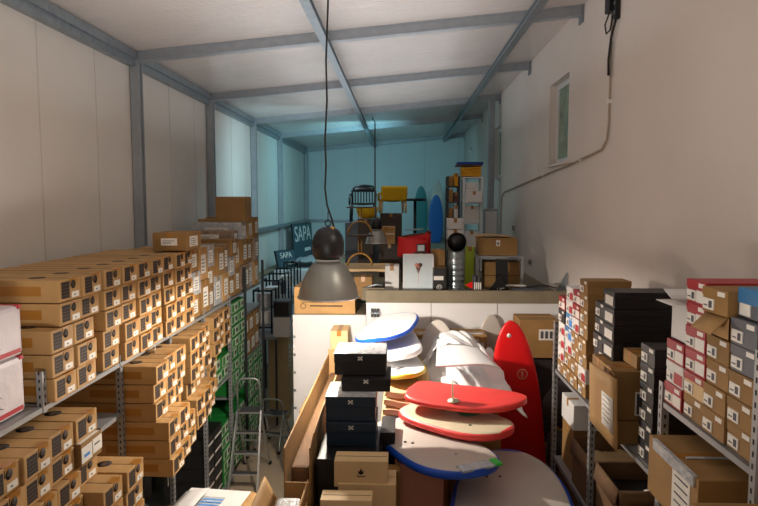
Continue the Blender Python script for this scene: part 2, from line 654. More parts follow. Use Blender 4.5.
# industrial high-bay pendant lamps
def high_bay(c, rim, label, cable_pts, cr):
    """c = centre of the reflector rim, rim = rim radius"""
    t = thing('pendant_lamp', label, 'lamp', c)
    k = rim / .235
    m = MB()
    pr = [(.235, 0), (.232, .012), (.222, .06), (.200, .13), (.165, .20), (.125, .255), (.085, .285)]
    pr = [(r * k, z * k) for r, z in pr]
    m.lathe(pr + [(r - .004, z - .002) for r, z in reversed(pr)] + [pr[0]], 'alu_spun', seg=48)
    m.lathe([(.236 * k, -.004), (.242 * k, .004), (.236 * k, .010), (.230 * k, .004), (.236 * k, -.004)], 'alu', seg=48)
    m.build('reflector', t)
    m = MB(); m.lathe([(.0, .295 * k), (.09 * k, .295 * k), (.092 * k, .283 * k), (.0, .283 * k)], 'white_plastic'); m.build('collar', t)
    m = MB()
    m.lathe([(0, .296 * k), (.10 * k, .296 * k), (.122 * k, .33 * k), (.124 * k, .42 * k), (.112 * k, .47 * k), (.085 * k, .515 * k), (.045 * k, .54 * k), (0, .545 * k)], 'black', seg=32)
    m.build('gear_housing', t)
    m = MB(); m.lathe([(.0, .24 * k), (.03 * k, .22 * k), (.045 * k, .19 * k), (.04 * k, .16 * k), (0, .14 * k)], 'bulb', seg=16); m.cyl((0, 0, .23 * k), (0, 0, .285 * k), .02 * k, 'white_plastic'); m.build('bulb', t)
    m = MB(); pts = [(.022 * k * math.cos(a), 0, .57 * k + .022 * k * math.sin(a)) for a in [i * PI / 6 - PI / 2 for i in range(13)]]; m.tube(pts, .005 * k, 'black_metal', 6)
    m.tube([(0, 0, .59 * k), (0, 0, .66 * k)], .004 * k, 'black_metal', 6); m.build('hook', t)
    m = MB(); m.lathe([(0, .03), (.018 * k, .03), (.02 * k, -.02), (0, -.02)], 'rattan', (.035 * k, -.03 * k, .52 * k), 12); m.build('cable_gland', t)
    m = MB(); m.tube([Vector(p) - Vector(c) for p in cable_pts], cr, 'cable'); m.build('power_cable', t)
    return t


M['bulb'] = mat('lamp_bulb', S(255, 240, 220), .4, emit=(1, .87, .7), estr=25)
M['bulb_off'] = mat('lamp_bulb_off', S(230, 230, 225), .3)
LY = 5.6
LC = at(328.5, 297, LY)
cb = [Vector((LC.x + .02, LY, zc(-.6)))] + [at(x, y, LY) for x, y in ((328, 4), (326, 60), (327, 100), (325, 140), (326, 165), (325, 188), (327, 205), (332, 220), (335, 232))]
high_bay(LC, .278, 'large industrial pendant lamp with aluminium reflector and black housing hanging in the middle', cb, .0085)
LC2 = at(376.5, 243, 9.3)
cb = [at(356, 116, 15), at(364, 114, 15), at(372, 117, 15), at(375, 122, 14.9), at(375, 145, 13), at(375, 186, 11), at(375.5, 215, 9.7), at(376, 229, 9.3)]
high_bay(LC2, .165, 'small pendant lamp with pale shade hanging far back before the brown carton', cb, .014)
D.objects['pendant_lamp.001'] if 'pendant_lamp.001' in D.objects else None

# ================================================================ LIGHT
def area(name, loc, rot, sx, sy, power, col):
    l = D.lights.new(name, 'AREA')
    l.shape = 'RECTANGLE'; l.size = sx; l.size_y = sy; l.energy = power; l.color = col
    o = D.objects.new(name, l); COL.objects.link(o); o.location = loc; o.rotation_euler = rot
    return o


def point(name, loc, r, power, col):
    l = D.lights.new(name, 'POINT')
    l.shadow_soft_size = r; l.energy = power; l.color = col
    o = D.objects.new(name, l); COL.objects.link(o); o.location = loc
    return o


def aim(o, tgt):
    o.rotation_euler = (Vector(tgt) - o.location).to_track_quat('-Z', 'Y').to_euler()


point('lamp_light', (LC.x, LY, LC.z - .012), .035, 165, (1.0, .89, .76))
sl = D.lights.new('left_fill_spot', 'SPOT'); sl.energy = 70; sl.spot_size = R(72); sl.spot_blend = .7; sl.color = (1.0, .89, .76); sl.shadow_soft_size = .08
o = D.objects.new('left_fill_spot', sl); COL.objects.link(o); o.location = (1.3, 4.0, 5.2); aim(o, (-2.6, 5.6, 2.4))  # added spot brightening the left cartons, no fixture there
o = area('rear_cool_fill', (-.6, 15.2, 5.0), (0, 0, 0), 1.6, .5, 50, (.34, .84, 1.0)); aim(o, (-2.9, 19.0, 3.0))  # added cool panel tinting the rear walls, hangs free without a window
o = area('rear_cool_fill', (-1.5, 11.8, 4.6), (0, 0, 0), 1.0, .4, 34, (.55, .88, 1.0)); aim(o, (-3.1, 13.5, 3.0))  # second added cool panel, for the left wall
o = area('front_fill', (-.3, -2.9, 3.2), (R(90), 0, 0), 3.5, 3.0, 5, (1.0, .93, .86))  # added fill from behind the camera, no door there
o = area('ceiling_fill', (-.9, 1.6, 2.4), (R(180), R(-6), 0), .8, .8, 90, (1.0, .93, .86))  # added upward fill to lift the near ceiling
o = area('ceiling_fill', (-.5, 8.5, 4.75), (R(180), R(-5), 0), 3.2, 9.5, 72, (.96, .97, 1.0))  # added broad upward fill for the middle ceiling, no fixture
w = D.worlds.new('world'); SC.world = w; w.use_nodes = True
w.node_tree.nodes['Background'].inputs['Color'].default_value = (.5, .6, .7, 1)
w.node_tree.nodes['Background'].inputs['Strength'].default_value = .3
SC.view_settings.view_transform = 'Standard'
SC.view_settings.look = 'None'
SC.view_settings.exposure = 0.1
SC.view_settings.gamma = 1
SC.view_settings.use_curve_mapping = False

# ================================================================ CARTONS
def carton_proto(L, W, H, body='kraft', name='cardboard_carton', pr=True):
    """long carton: end face at x=0 looking +x, length toward -x, base z=0"""
    t = thing(name, 'x', 'carton')
    m = MB()
    m.b(-L, 0, -W / 2, W / 2, 0, H, body, .006)
    m.b(-L + .01, -.01, -.0025, .0025, H - .0005, H + .0012, 'hole')
    m.b(-.0005, .0012, -.0025, .0025, H * .62, H - .008, 'hole')
    if pr:
        y0, y1, z0, z1 = -W * .40, -W * .04, H * .14, H * .88
        m.b(-.0004, .0012, y0, y1, z0, z1, 'print')
        for k in range(4):
            zz = z0 + (z1 - z0) * (k + .8) / 5
            m.b(0, .0016, y0 + .004, y1 - .004 - .01 * (k % 2), zz, zz + .004, 'print_gap')
        m.lathe([(0, .0012), (H * .20, .0012), (H * .20, -.0004)], 'print', (0, W * .14, H * .70), 18, rot=(0, PI / 2, 0))
        m.b(0, .0018, W * .08, W * .17, H * .66, H * .70, 'print_gap')
        m.b(0, .0018, W * .09, W * .16, H * .74, H * .76, 'print_gap')
        m.lathe([(0, .0012), (.05, .0012), (.05, -.0004)], 'print', (-.22, 0, H), 20)
        m.b(-.235, -.205, -.03, .03, H, H + .0018, 'print_gap')
    m.build('carton_body', t)
    a = MB()
    a.b(-.05, .0008, -W * .0 + .005, W * .36, H - .028, H + .0008, 'tape')
    a.b(-L * .62, -.12, -W / 2 - .0008, -W / 2 + .001, H * .30, H * .72, 'tape')
    a.build('packing_tape', t)
    s = MB()
    s.b(0, .0016, W * .06, W * .40, H * .10, H * .36, 'sticker')
    s.b(.0005, .0022, W * .17, W * .24, H * .18, H * .24, 'ink')
    s.build('address_sticker', t)
    return t


CL, CW, CH = .84, .262, .146
kp = carton_proto(CL, CW, CH)
DZ = .152
SHELF_T, SHELF_L, SHELF_M = 2.44, 1.13, 1.48
RX = -2.2
KN = [0]


def jit(a):
    return random.uniform(-a, a)


def place(x, y, z, label, group):
    inst(kp, (x + jit(.018), y + jit(.002), z), (0, 0, jit(.008)), label, group)


# top of the rack: columns of five
ytop = []
y = 3.97
while y < 6.55:
    ytop.append(y)
    y += .272 if len(ytop) not in (2, 3, 6, 9, 12) else .31
for i, yy in enumerate(ytop):
    for k in range(5):
        ys = yy - (.125 if (k < 3 and i < 2) else 0)
        place(RX + .03 + (.02 if k < 3 and i < 2 else 0) - (.03 if k == 0 and i == 2 else 0), ys, SHELF_T + .008 + k * DZ,
              'printed brown carton, %s, %s column from camera, on top of left rack' % (rowname(k, 5), NUM[i + 1]), 'printed cartons on top of the left rack')
TOPEND = ytop[-1] + .14
# middle tier, pushed out over the front of the shelf
ymid = [4.90, 5.17, 5.44, 5.93, 6.20, 6.47, 6.96]
for i, yy in enumerate(ymid):
    for k in range(6):
        if k >= 3:
            dx = .25 - .025 * i
        else:
            dx = .36 - .04 * i if i < 6 else .0
            if i >= 2 and k == 2: dx -= .12
        place(RX + max(dx, .03), yy, SHELF_M + .008 + k * DZ,
              'printed brown carton, %s, %s column beyond the near post, middle shelf' % (rowname(k, 6), NUM[i + 1]), 'printed cartons on the middle shelf')
for i, yy in enumerate([7.23, 7.50]):
    for k in range(3, 6):
        place(RX + .05, yy, SHELF_M + .008 + k * DZ,
              'printed brown carton above the green boxes, %s, %s column' % (rowname(k - 3, 3), NUM[i + 1]), 'printed cartons above the green ones')
# near bay, stacked out over the front of the shelf
ynear = [2.98, 3.25, 3.52, 3.80, 4.09]
for i, yy in enumerate(ynear):
    n = 5 if i == 4 else 8
    for k in range(n):
        if i == 3 and k == 6:
            continue
        x = RX + .20
        if i >= 3 and k < 5: x = RX + .36
        if i < 3 and k < 6: x += .04 * (6 - k) * .5
        if i < 3: x += .0
        place(x, yy, SHELF_L + .008 + k * DZ,
              'printed brown carton at near left corner, %s, %s column from front' % (rowname(k, n), NUM[i + 1]), 'printed cartons at the near left corner')
# protruding low stack seen at the bottom left
pass


# ---------------------------------------------------------------- racks
def post_mesh(h, w=.04, mirror=False):
    m = MB()
    if mirror:
        m.b(0, w, -.003, 0, 0, h, 'rack'); m.b(0, .003, 0, w, 0, h, 'rack')
        z = .04
        while z < h - .02:
            m.b(w * .38, w * .62, -.0045, -.0005, z, z + .022, 'hole')
            m.b(-.0015, .0005, w * .38, w * .62, z, z + .022, 'hole')
            z += .05
        return m
    m.b(-w, 0, -.003, .0, 0, h, 'rack'); m.b(-.003, 0, 0, w, 0, h, 'rack')
    z = .04
    while z < h - .02:
        m.b(-w * .62, -w * .38, -.0045, -.0005, z, z + .022, 'hole')
        m.b(-.0005, .0015, w * .38, w * .62, z, z + .022, 'hole')
        z += .05
    return m


rack = thing('shelving_rack', 'long grey perforated steel shelving rack loaded with printed cartons along the left wall', 'shelving rack', (0, 0, 0))
pm = None
PYS = [2.62, 3.66, 4.71, 5.76, 6.80, 7.85]
for x, sgn in ((RX, 1), (-3.05, 1)):
    for yy in PYS:
        if pm is None:
            o = post_mesh(SHELF_T + .06).build('post', rack); pm = o
        else:
            o = pm.copy(); COL.objects.link(o); o.parent = rack
        if yy == 3.66 and x == RX:
            bpy.data.objects.remove(o); o = post_mesh(.26).build('post', rack); o.location = (x, yy, 2.40); continue
        o.location = (x - .0 if x == RX else x, yy, 0)


def shelf(parent, x0, x1, y0, y1, z, m='rack', th=.034):
    q = MB()
    q.b(x0, x1, y0, y1, z - .004, z, m)
    q.b(x1 - .003, x1, y0, y1, z - th, z, m)
    q.b(x0, x0 + .003, y0, y1, z - th, z, m)
    q.b(x0, x1, y0, y0 + .003, z - th, z, m)
    q.b(x0, x1, y1 - .003, y1, z - th, z, m)
    return q.build('shelf', parent)


for a, b in zip(PYS[:-1], PYS[1:]):
    shelf(rack, -3.04, RX - .005, a + .003, b - .003, SHELF_T)
    shelf(rack, -3.04, RX - .005, a + .003, b - .003, SHELF_L if a < 4.7 else SHELF_M)
    shelf(rack, -3.04, RX - .005, a + .003, b - .003, .12)
shelf(rack, -3.04, RX - .005, 4.37, 4.70, 2.04)

# white parcels on the near end of the rack top
for k, (zz, hh, lb) in enumerate(((0, .34, 'lower white parcel with red tape and handwriting, on the near left rack top'),
                                  (.345, .30, 'upper white parcel with handwriting, resting on another at the left edge'))):
    t = thing('wrapped_parcel', lb, 'parcel', (-2.26, 3.28, SHELF_T + .007 + zz), (0, 0, 0))
    m = MB(); m.b(-.7, 0, -.32, .30, 0, hh, 'parcel', .03); m.build('parcel_body', t)
    a = MB()
    a.b(-.69, .002, .26, .2905, hh - .02, hh + .003, 'red_print'); a.b(-.69, .002, -.3, -.28, hh - .01, hh + .003, 'red_print')
    a.b(-.001, .003, -.15, .27, .0 + .02, .045, 'red_print')
    a.build('red_tape', t)
    h = MB()
    for j in range(5):
        yy = -.22 + .02 * j
        pts = [(.004, yy + .028 * i, .22 - .035 * j + .008 * math.sin(i * 2.3 + j)) for i in range(8 + j % 3)]
        h.tube(pts, .0022, 'ink', 4)
    h.build('handwriting', t)

# white labelled carton wedged in the near stack
t = thing('labelled_box', 'small box covered with white and pale blue labels in the near left stack', 'box', (RX + .22, 3.80, SHELF_L + .008 + 6 * DZ), (0, 0, 0))
m = MB(); m.b(-.6, 0, -.13, .13, 0, .146, 'kraft_dark', .005); m.build('box_body', t)
m = MB(); m.b(0, .002, -.13, .0, .02, .12, 'sticker'); m.b(0, .002, .01, .13, .03, .125, 'sticker'); m.b(.001, .003, -.1, -.03, .05, .07, 'skyblue'); m.b(.001, .003, .03, .1, .08, .09, 'ink')
m.b(-.13, -.01, -.12, .12, .1455, .1475, 'sticker')
m.build('label', t)

# shipping tag hanging below a carton
for (px, py, Y, lb) in ((139, 352, 5.25, 'white paper tag hanging from the cartons above the near rack post'), (221, 412, 6.75, 'white paper tag hanging at the edge of the middle tier of cartons'),
                        (168, 478, 4.95, 'white paper slip hanging below the lowest carton at the bottom left')):
    q = at(px, py, Y)
    m = MB(); m.box((0, 0, 0), (.003, .075, .12), 'sticker', (R(5), 0, R(20))); m.box((.003, 0, .01), (.002, .03, .012), 'ink', (R(5), 0, R(20)))
    o = m.build('paper_tag', None, (max(q.x, RX + .245) if py > 460 else RX + .06, q.y, q.z)); tag(o, lb, 'paper tag')

# ---------------------------------------------------------------- mixed cartons at the far end of the rack top
def plain_carton(x0, x1, y0, y1, z0, z1, label, body='kraft_dark', lab=2, parent=None, name='cardboard_box', tapec='tape', group=None, open_top=False, face='x', cat='carton'):
    cx_, cy_ = (x0 + x1) / 2, (y0 + y1) / 2
    t = thing(name, label, cat, (cx_, cy_, z0), (0, 0, 0), group)
    a, b_, h = (x1 - x0) / 2, (y1 - y0) / 2, z1 - z0
    m = MB()
    if open_top:
        th = .006
        m.b(-a, a, -b_, b_, 0, th, 'kraft_in')
        for sx in (-1, 1):
            m.b(sx * a, sx * (a - th), -b_, b_, 0, h, body)
            m.b(-a, a, sx * b_, sx * (b_ - th), 0, h, body)
    else:
        m.b(-a, a, -b_, b_, 0, h, body, .006)
    m.build('carton_body', t)
    if open_top:
        for (sx, sy, ang) in (((1, 0, -20), (-1, 0, -35), (0, 1, 10), (0, -1, -40)) if open_top is True else ((-1, 0, -78), (0, -1, -84))):
            f = MB()
            fl = min(a, b_) * (.8 if open_top is True else .5)
            ca, sa = math.cos(R(ang)), math.sin(R(ang))
            if sx:
                f.sheet(2, 2, lambda u, v: Vector((sx * (a + u * fl * ca), (v - .5) * 2 * b_ * (1 - .04 * u), h + u * fl * sa)), .005, body)
            else:
                f.sheet(2, 2, lambda u, v: Vector(((v - .5) * 2 * a * (1 - .04 * u), sy * (b_ + u * fl * ca), h + u * fl * sa)), .005, body)
            f.build('flap', t)
    else:
        tp = MB()
        if a > b_:
            tp.b(-a - .001, a + .001, -.025, .025, h - .06, h + .001, tapec)
        else:
            tp.b(-.025, .025, -b_ - .001, b_ + .001, h - .06, h + .001, tapec)
        tp.build('packing_tape', t)
    if lab:
        l = MB()
        if lab >= 1:
            l.b(a, a + .002, -b_ * .6, b_ * .5, h * .2, h * .78, 'sticker')
            for j in range(4):
                l.b(a + .001, a + .003, -b_ * .5, b_ * (.1 + .08 * (j % 3)), h * (.28 + .11 * j), h * (.31 + .11 * j), 'ink')
        if lab >= 2:
            l.build('label', t)
            l = MB()
            l.b(-a * .5, a * .45, -b_ - .002, -b_, h * .3, h * .7, 'sticker')
            l.b(-a * .4, a * .1, -b_ - .003, -b_ - .001, h * .42, h * .46, 'ink'); l.b(-a * .4, a * .3, -b_ - .003, -b_ - .001, h * .54, h * .57, 'ink')
        l.build('label', t)
    return t


z0 = SHELF_T + .006
# second rack with dark posts continuing beyond
rk2 = thing('dark_shelving_rack', 'dark-posted shelving rack beyond the left cartons holding green boxes and mixed cartons', 'shelving rack', (0, 0, 0))
for yy in (8.62, 9.75):
    for x in (RX + .01, -3.0):
        m = MB(); m.b(x - .035, x, yy, yy + .035, 0, 2.78 if yy < 10 else 2.7, 'rack_dark'); m.build('post', rk2)
for a, b in ((7.92, 8.60), (8.67, 9.73)):
    for zz in (2.44, 1.13) if a < 8 else (2.44, 2.10, 1.45, .8):
        shelf(rk2, -3.0, RX - .03, a, b, zz, 'rack')
    shelf(rk2, -3.0, RX - .03, a, b, .12, 'rack_dark')
i = 0
desc = ['taped', 'dented', 'film-wrapped', 'upright', 'labelled', 'scuffed']
y = TOPEND + .05
specs = [(.28, (.25, .25, .24)), (.30, (.38, .36)), (.28, (.25, .24, .25)), (.30, (.36, .34)), (.28, (.36, .36)), (.28, (.28, .26, .22)),
         (.24, (.36, .34, .16)), (.30, (.36, .36, .24)), (.28, (.36, .34, .3)), (.26, (.36, .36, .3))]
for ci, (wd, hs) in enumerate(specs):
    if y < 8.67 and y + wd > 8.60:
        y = 8.67
    if y + wd > 9.78:
        break
    zz = z0
    for k, h in enumerate(hs):
        body = ['kraft_dark', 'film', 'kraft_dark', 'kraft', 'film_brown'][(ci * 2 + k) % 5]
        plain_carton(-2.95 + jit(.02), RX - .02 + jit(.03), y, y + wd, zz, zz + h,
                     'mixed %s brown carton, %s of %s column after the printed cartons' % (desc[i % 6], rowname(k, len(hs)), NUM[ci + 1]), body, 2,
                     group='labelled cartons at the far end of the rack top')
        zz += h + .003
        i += 1
    if ci == 7:
        zbig, ybig = zz, y
    y += wd + .012
q0 = at(225, 228, 9.0)
plain_carton(-2.62, RX - .0, ybig + .02, ybig + .40, zbig + .003, zbig + .36, 'big plain brown carton crowning the mixed stack at the far end of the left rack', 'kraft_dark', 0)
plain_carton(-2.46, -2.12, 6.05, 6.50, z0 + 5 * DZ + .01, z0 + 5 * DZ + .19, 'brown carton with a small white mark lying on top of the last printed cartons', 'kraft_dark', 2)


# green cartons
gp = thing('green_box', 'x', 'box')
m = MB(); m.b(-.6, 0, -.165, .165, 0, .15, 'green_box', .005)
m.build('box_body', gp)
m = MB(); m.b(0, .002, -.15, .15, .015, .135, 'green_light'); m.b(.001, .003, -.12, -.02, .03, .12, 'green_box'); m.b(.001, .003, .03, .12, .05, .1, 'ink'); m.b(.001, .003, .0, .02, .03, .12, 'sticker')
m.build('printed_front', gp)


def greens(ys, z0, n, txt):
    for ci, yy in enumerate(ys):
        for k in range(n):
            inst(gp, (RX - .02 + jit(.015), yy, z0 + .003 + k * .155), (0, 0, 0),
                 'green box, %s of %s column %s' % (rowname(k, n), NUM[ci + 1], txt), 'green boxes on the left rack')


greens([7.28, 7.62 - .005], SHELF_M + .003, 2, 'under the last printed cartons')
greens([8.10, 8.44 - .005], SHELF_L + .003, 8, 'before the dark post')
greens([7.62, 8.10, 8.43], .123, 5, 'below the middle shelf')
greens([8.86, 9.2, 9.54], .803, 4, 'past the dark post, low shelf')
greens([8.86, 9.2, 9.54], .123, 4, 'past the dark post, near floor')
for ci, yy in enumerate((8.86, 9.2, 9.54)):
    for k in range(2):
        plain_carton(-2.9, RX - .04 + jit(.02), yy - .155, yy + .155, 1.453 + k * .29, 1.453 + k * .29 + .285,
                     'brown carton with white end label, %s row, %s along the dark rack' % (('lower', 'upper')[k], NUM[ci + 1]), 'kraft_dark', 2, group='cartons on the dark rack')
for ci, yy in enumerate((6.98, 7.31)):
    for k in range(5):
        t = thing('black_carton', 'black carton with white lettering, %s of %s stack behind the ladder' % (rowname(k, 5), ('near', 'far')[ci]), 'carton', (RX - .03, yy, .123 + k * .17), (0, 0, 0), 'black cartons under the rack')
        m = MB(); m.b(-.5, 0, -.155, .155, 0, .165, 'black_box', .004); m.build('carton_body', t)
        m = MB()
        for j in range(7):
            m.b(.0, .002, -.13 + .038 * j, -.13 + .038 * j + .026, .05, .075, 'sticker')
        m.build('lettering', t)

# ---------------------------------------------------------------- aisle: ladders, loose things
def step_ladder(loc, rz, W, Hh, n, label, hoop=True, deep=.75):
    t = thing('step_ladder', label, 'ladder', loc, (0, 0, rz))
    # climbing side leans from y=0 (foot) to y=deep*.45 top; rear legs from there to y=deep
    top = Hh * (.68 if hoop else .62)
    yt = deep * .5
    r = .013
    for s in (-1, 1):
        m = MB(); m.bar((s * W / 2, 0, .02), (s * W * .42, yt, top), .022, .05, 'alu'); m.build('side_rail', t)
        m = MB(); m.bar((s * W * .46, deep, .02), (s * W * .40, yt + .03, top - .02), .02, .03, 'alu'); m.build('rear_leg', t)
    for s in (-1, 1):
        for yy in (0, deep):
            f = MB(); f.b(s * W * .49 - .02, s * W * .49 + .02, yy - .025, yy + .025, .0, .04, 'rubber', .004); f.build('foot', t)
    for k in range(n):
        u = (k + 1) / (n + .0)
        z = top * u * .98
        y = yt * u
        w = W - (W * .16) * u
        m = MB()
        dp = .09 if k < n - 1 else .24
        m.b(-w / 2, w / 2, y - .02, y - .02 + dp, z - .02, z, 'alu', .003)
        m.b(-w / 2 + .015, w / 2 - .015, y - .01, y - .03 + dp, z, z + .004, 'tread')
        m.build('platform' if k == n - 1 else 'tread', t)
    m = MB()
    pts = [(-W * .42, yt, top), (-W * .40, yt - .02, Hh * .93), (-W * .33, yt - .03, Hh * .985), (-W * .2, yt - .03, Hh), (W * .2, yt - .03, Hh), (W * .33, yt - .03, Hh * .985), (W * .40, yt - .02, Hh * .93), (W * .42, yt, top)]
    m.tube(pts, r, 'alu', 10)
    m.build('handrail', t)
    m = MB(); m.bar((-W * .45, deep * .93, top * .16), (W * .45, deep * .93, top * .16), .015, .02, 'alu')
    m.bar((-W * .44, deep * .8, top * .45), (W * .44, deep * .8, top * .45), .015, .02, 'alu'); m.build('crossbar', t)
    return t


step_ladder((-1.99, 7.5, 0), R(2), .37, 1.38, 4, 'tall aluminium step ladder with hooped handrail in the left aisle', True, .95)
step_ladder((-1.98, 8.85, 0), R(-14), .40, .74, 2, 'short folding aluminium step stool behind the tall ladder in the aisle', True, .5)

# open white carton on the floor in front of the ladder
t = thing('open_carton', 'white-topped open carton with faint blue print at the bottom of the aisle', 'carton', (-1.60, 5.0, 0), (0, 0, R(-6)))
q = atz(205, 498, 1.2)
t.location = (q.x + .04, q.y, 0)
m = MB(); m.b(-.28, .28, -.25, .25, 0, 1.16, 'white_box', .01); m.b(-.15, .1, -.1, .1, 1.16, 1.163, 'film'); m.build('carton_body', t)
m = MB()
for j in range(3):
    m.b(-.08, .1, -.06 + .05 * j, -.04 + .05 * j, 1.1635, 1.166, 'skyblue')
m.build('blue_print', t)
m = MB(); m.sheet(3, 3, lambda u, v: Vector((.28 + u * .18, -.24 + .48 * v, 1.16 - .03 * u - .05 * u * u)), .006, 'kraft'); m.build('flap', t)
m = MB(); m.sheet(3, 3, lambda u, v: Vector((-.28 + u * .22, -.25 + .4 * v, 1.168 + .05 * u)), .005, 'white_box'); m.build('flap', t)
q = atz(165, 488, 1.05)
plain_carton(-2.17, -1.99, 4.78, 5.15, 0, 1.0, 'open brown carton with spread flaps beneath the lowest printed cartons', 'kraft', 0, open_top=True)

# ================================================================ BOARDS
def board(name, label, cat, L, W, T, loc, rot, deck, rail, bottom, pn=2.2, pt=3.5, rocker=.04, tailw=.55, group=None, railin=.90, extra=None):
    """long axis x (nose +x), width y, deck up"""
    t = thing(name, label, cat, loc, rot, group)
    nx, ns = 36, 28
    bm = bmesh.new()
    rings = []
    for i in range(nx + 1):
        u = i / nx
        uu = 0.5 - 0.5 * math.cos(PI * u)
        x = (uu - .5) * L
        if uu > .5:
            f = max(0, 1 - ((uu - .5) * 2) ** pn) ** .5
        else:
            v = (0.5 - uu) * 2
            f = tailw + (1 - tailw) * (max(0, 1 - v ** pt)) ** .5
            if v > .93:
                f *= (max(0, 1 - ((v - .93) / .07) ** 2)) ** .5 * .35 + .65
        f = max(f, .02)
        zo = rocker * (abs(uu - .45) * 2) ** 3
        tt = T * (.55 + .45 * min(1, f * 1.4))
        ring = []
        for k in range(ns):
            a = 2 * PI * k / ns
            c, s = math.cos(a), math.sin(a)
            yy = f * W / 2 * (abs(c) ** .35) * (1 if c > 0 else -1)
            zz = tt / 2 * (abs(s) ** .75) * (1 if s > 0 else -1)
            ring.append(bm.verts.new((x, yy, zz + T / 2 + zo)))
        rings.append(ring)
    mats = [M[deck], M[rail], M[bottom]]
    for i in range(nx):
        for k in range(ns):
            f = bm.faces.new([rings[i][k], rings[i][(k + 1) % ns], rings[i + 1][(k + 1) % ns], rings[i + 1][k]])
            f.smooth = True
            s = math.sin(2 * PI * (k + .5) / ns)
            ed = i >= nx - 4 or (i < 3)
            if s > .60 and not (ed):
                f.material_index = 0
            elif s < -.6:
                f.material_index = 2
            else:
                f.material_index = 1
    for rg in (rings[0], rings[-1]):
        f = bm.faces.new(rg); f.material_index = 1
    bmesh.ops.recalc_face_normals(bm, faces=bm.faces)
    me = D.meshes.new('board_body'); bm.to_mesh(me); bm.free()
    for q in mats:
        me.materials.append(q)
    o = D.objects.new('board_body', me); COL.objects.link(o); o.parent = t
    return t


def plugs(t, pts, T, mname='hole', r=.012):
    for x, y in pts:
        m = MB(); m.lathe([(0, .003), (r, .003), (r, -.004)], mname, (x, y, T), 12)
        m.b(x - r * .6, x + r * .6, y - .002, y + .002, T + .002, T + .005, 'galv')
        m.build('deck_plug', t)


def big_carton(x0, x1, y0, y1, z0, z1, label, body='kraft_dark'):
    return plain_carton(x0, x1, y0, y1, z0, z1, label, body, 0)


# cartons under the heap
big_carton(-.62, -.06, 3.95, 5.25, 0, .70, 'large floor carton at the base under the black boxes')
big_carton(-.62, -.06, 3.95, 5.25, .705, 1.40, 'large brown carton carrying the black boxes')
t = plain_carton(-.03, .33, 4.55, 5.4, .72, 1.36, 'lower pink carton tinted by painted red bounce light beneath the blue-railed board', 'pink_box', 0)  # pink tint puts red light bounced off the boards into the cardboard
t = plain_carton(-.03, .33, 4.55, 5.4, 1.365, 1.72, 'upper pink carton tinted by painted red bounce light beneath the blue-railed board', 'pink_box', 0)
big_carton(-.03, .33, 4.55, 5.4, 0, .715, 'large floor carton under the pink-tinted cartons')
big_carton(.40, 1.12, 3.4, 5.3, 0, .74, 'large floor carton beneath the wide grey board')
big_carton(.40, 1.12, 3.4, 5.0, .745, 1.455, 'large brown carton beneath the wide grey board')
big_carton(-.05, .52, 5.5, 6.9, 0, .9, 'large floor carton under the white foam boards', 'kraft')
big_carton(-.05, .52, 5.5, 6.9, .905, 1.66, 'large brown carton under the yellow-rimmed white board', 'kraft')
big_carton(.56, .93, 5.6, 6.7, 0, .9, 'large floor carton under the crumpled white sheets', 'kraft')
big_carton(.56, .93, 5.6, 6.7, .905, 1.70, 'large brown carton under the crumpled white sheets', 'kraft')

# flattened cardboard layers under the white boards
for k in range(4):
    m = MB()
    z = 1.69 + k * .085
    m.sheet(6, 3, lambda u, v: Vector((-.17 + .02 * k + u * .42 - .01 * k, 5.44 + .03 * k + v * .95, z + .02 * math.sin(5 * u + k) + .012)), .05, 'kraft_pale')
    tag(m.build('folded_cardboard'), 'folded pale cardboard layer under the yellow-rimmed board, %s of the pile' % ('bottom', 'second', 'third', 'top')[k], 'cardboard')

# white foam boards
bd = board('foam_board', 'white foam board with yellow rim and small logo, lowest of the white boards', 'board', 1.05, .52, .06,
           (0, 0, 0), (0, 0, 0), 'deck_white', 'yellow_rail', 'yellow_rail', 2.6, 4, .02, .6)
m = MB(); m.box((.24, -.06, .075), (.10, .012, .004), 'ink', (0, 0, R(40))); m.box((.27, -.02, .075), (.10, .012, .004), 'ink', (0, 0, R(-35))); m.box((.22, 0, .075), (.06, .012, .004), 'ink', (0, 0, R(70))); m.build('logo', bd)
orient(bd, at(392, 358, 6.6), at(406, 382, 5.62), 4)
bd = board('foam_board', 'thick plain white foam board between the blue-edged and the yellow-rimmed one', 'board', 1.0, .50, .08,
           (0, 0, 0), (0, 0, 0), 'deck_white', 'deck_white', 'deck_white', 3.5, 4.5, .02, .75)
m = MB(); m.box((.38, -.1, .085), (.05, .02, .003), 'kraft', (0, 0, 0)); m.build('logo', bd)
orient(bd, at(392, 338, 6.8), at(402, 362, 5.92), 8)
bd = board('foam_board', 'white bodyboard with bright blue edge lying tilted on top of the pile', 'board', .95, .62, .06,
           (0, 0, 0), (0, 0, 0), 'deck_white', 'blue_rail', 'blue_rail', 2.4, 3.0, .03, .5)
orient(bd, at(398, 320, 6.9), at(375, 347, 6.0), 10)

# crumpled white sheets and white board with fin
bd = board('surfboard', 'rounded white board tail with a dark fin standing behind the crumpled white sheets', 'surfboard', .9, .40, .06,
           at(438, 352, 6.6) + Vector((0, .0, -.10)), (0, R(-58), R(88)), 'deck_grey', 'deck_grey', 'deck_grey', 2.2, 3, .02, .5)
m = MB(); m.prism([(0, 0), (.14, 0), (.10, .10), (.06, .16)], .012, 'ink', rot=(PI / 2, 0, 0), c=(.12, .006, .06)); m.build('fin', bd)
rnd = random.Random(3)


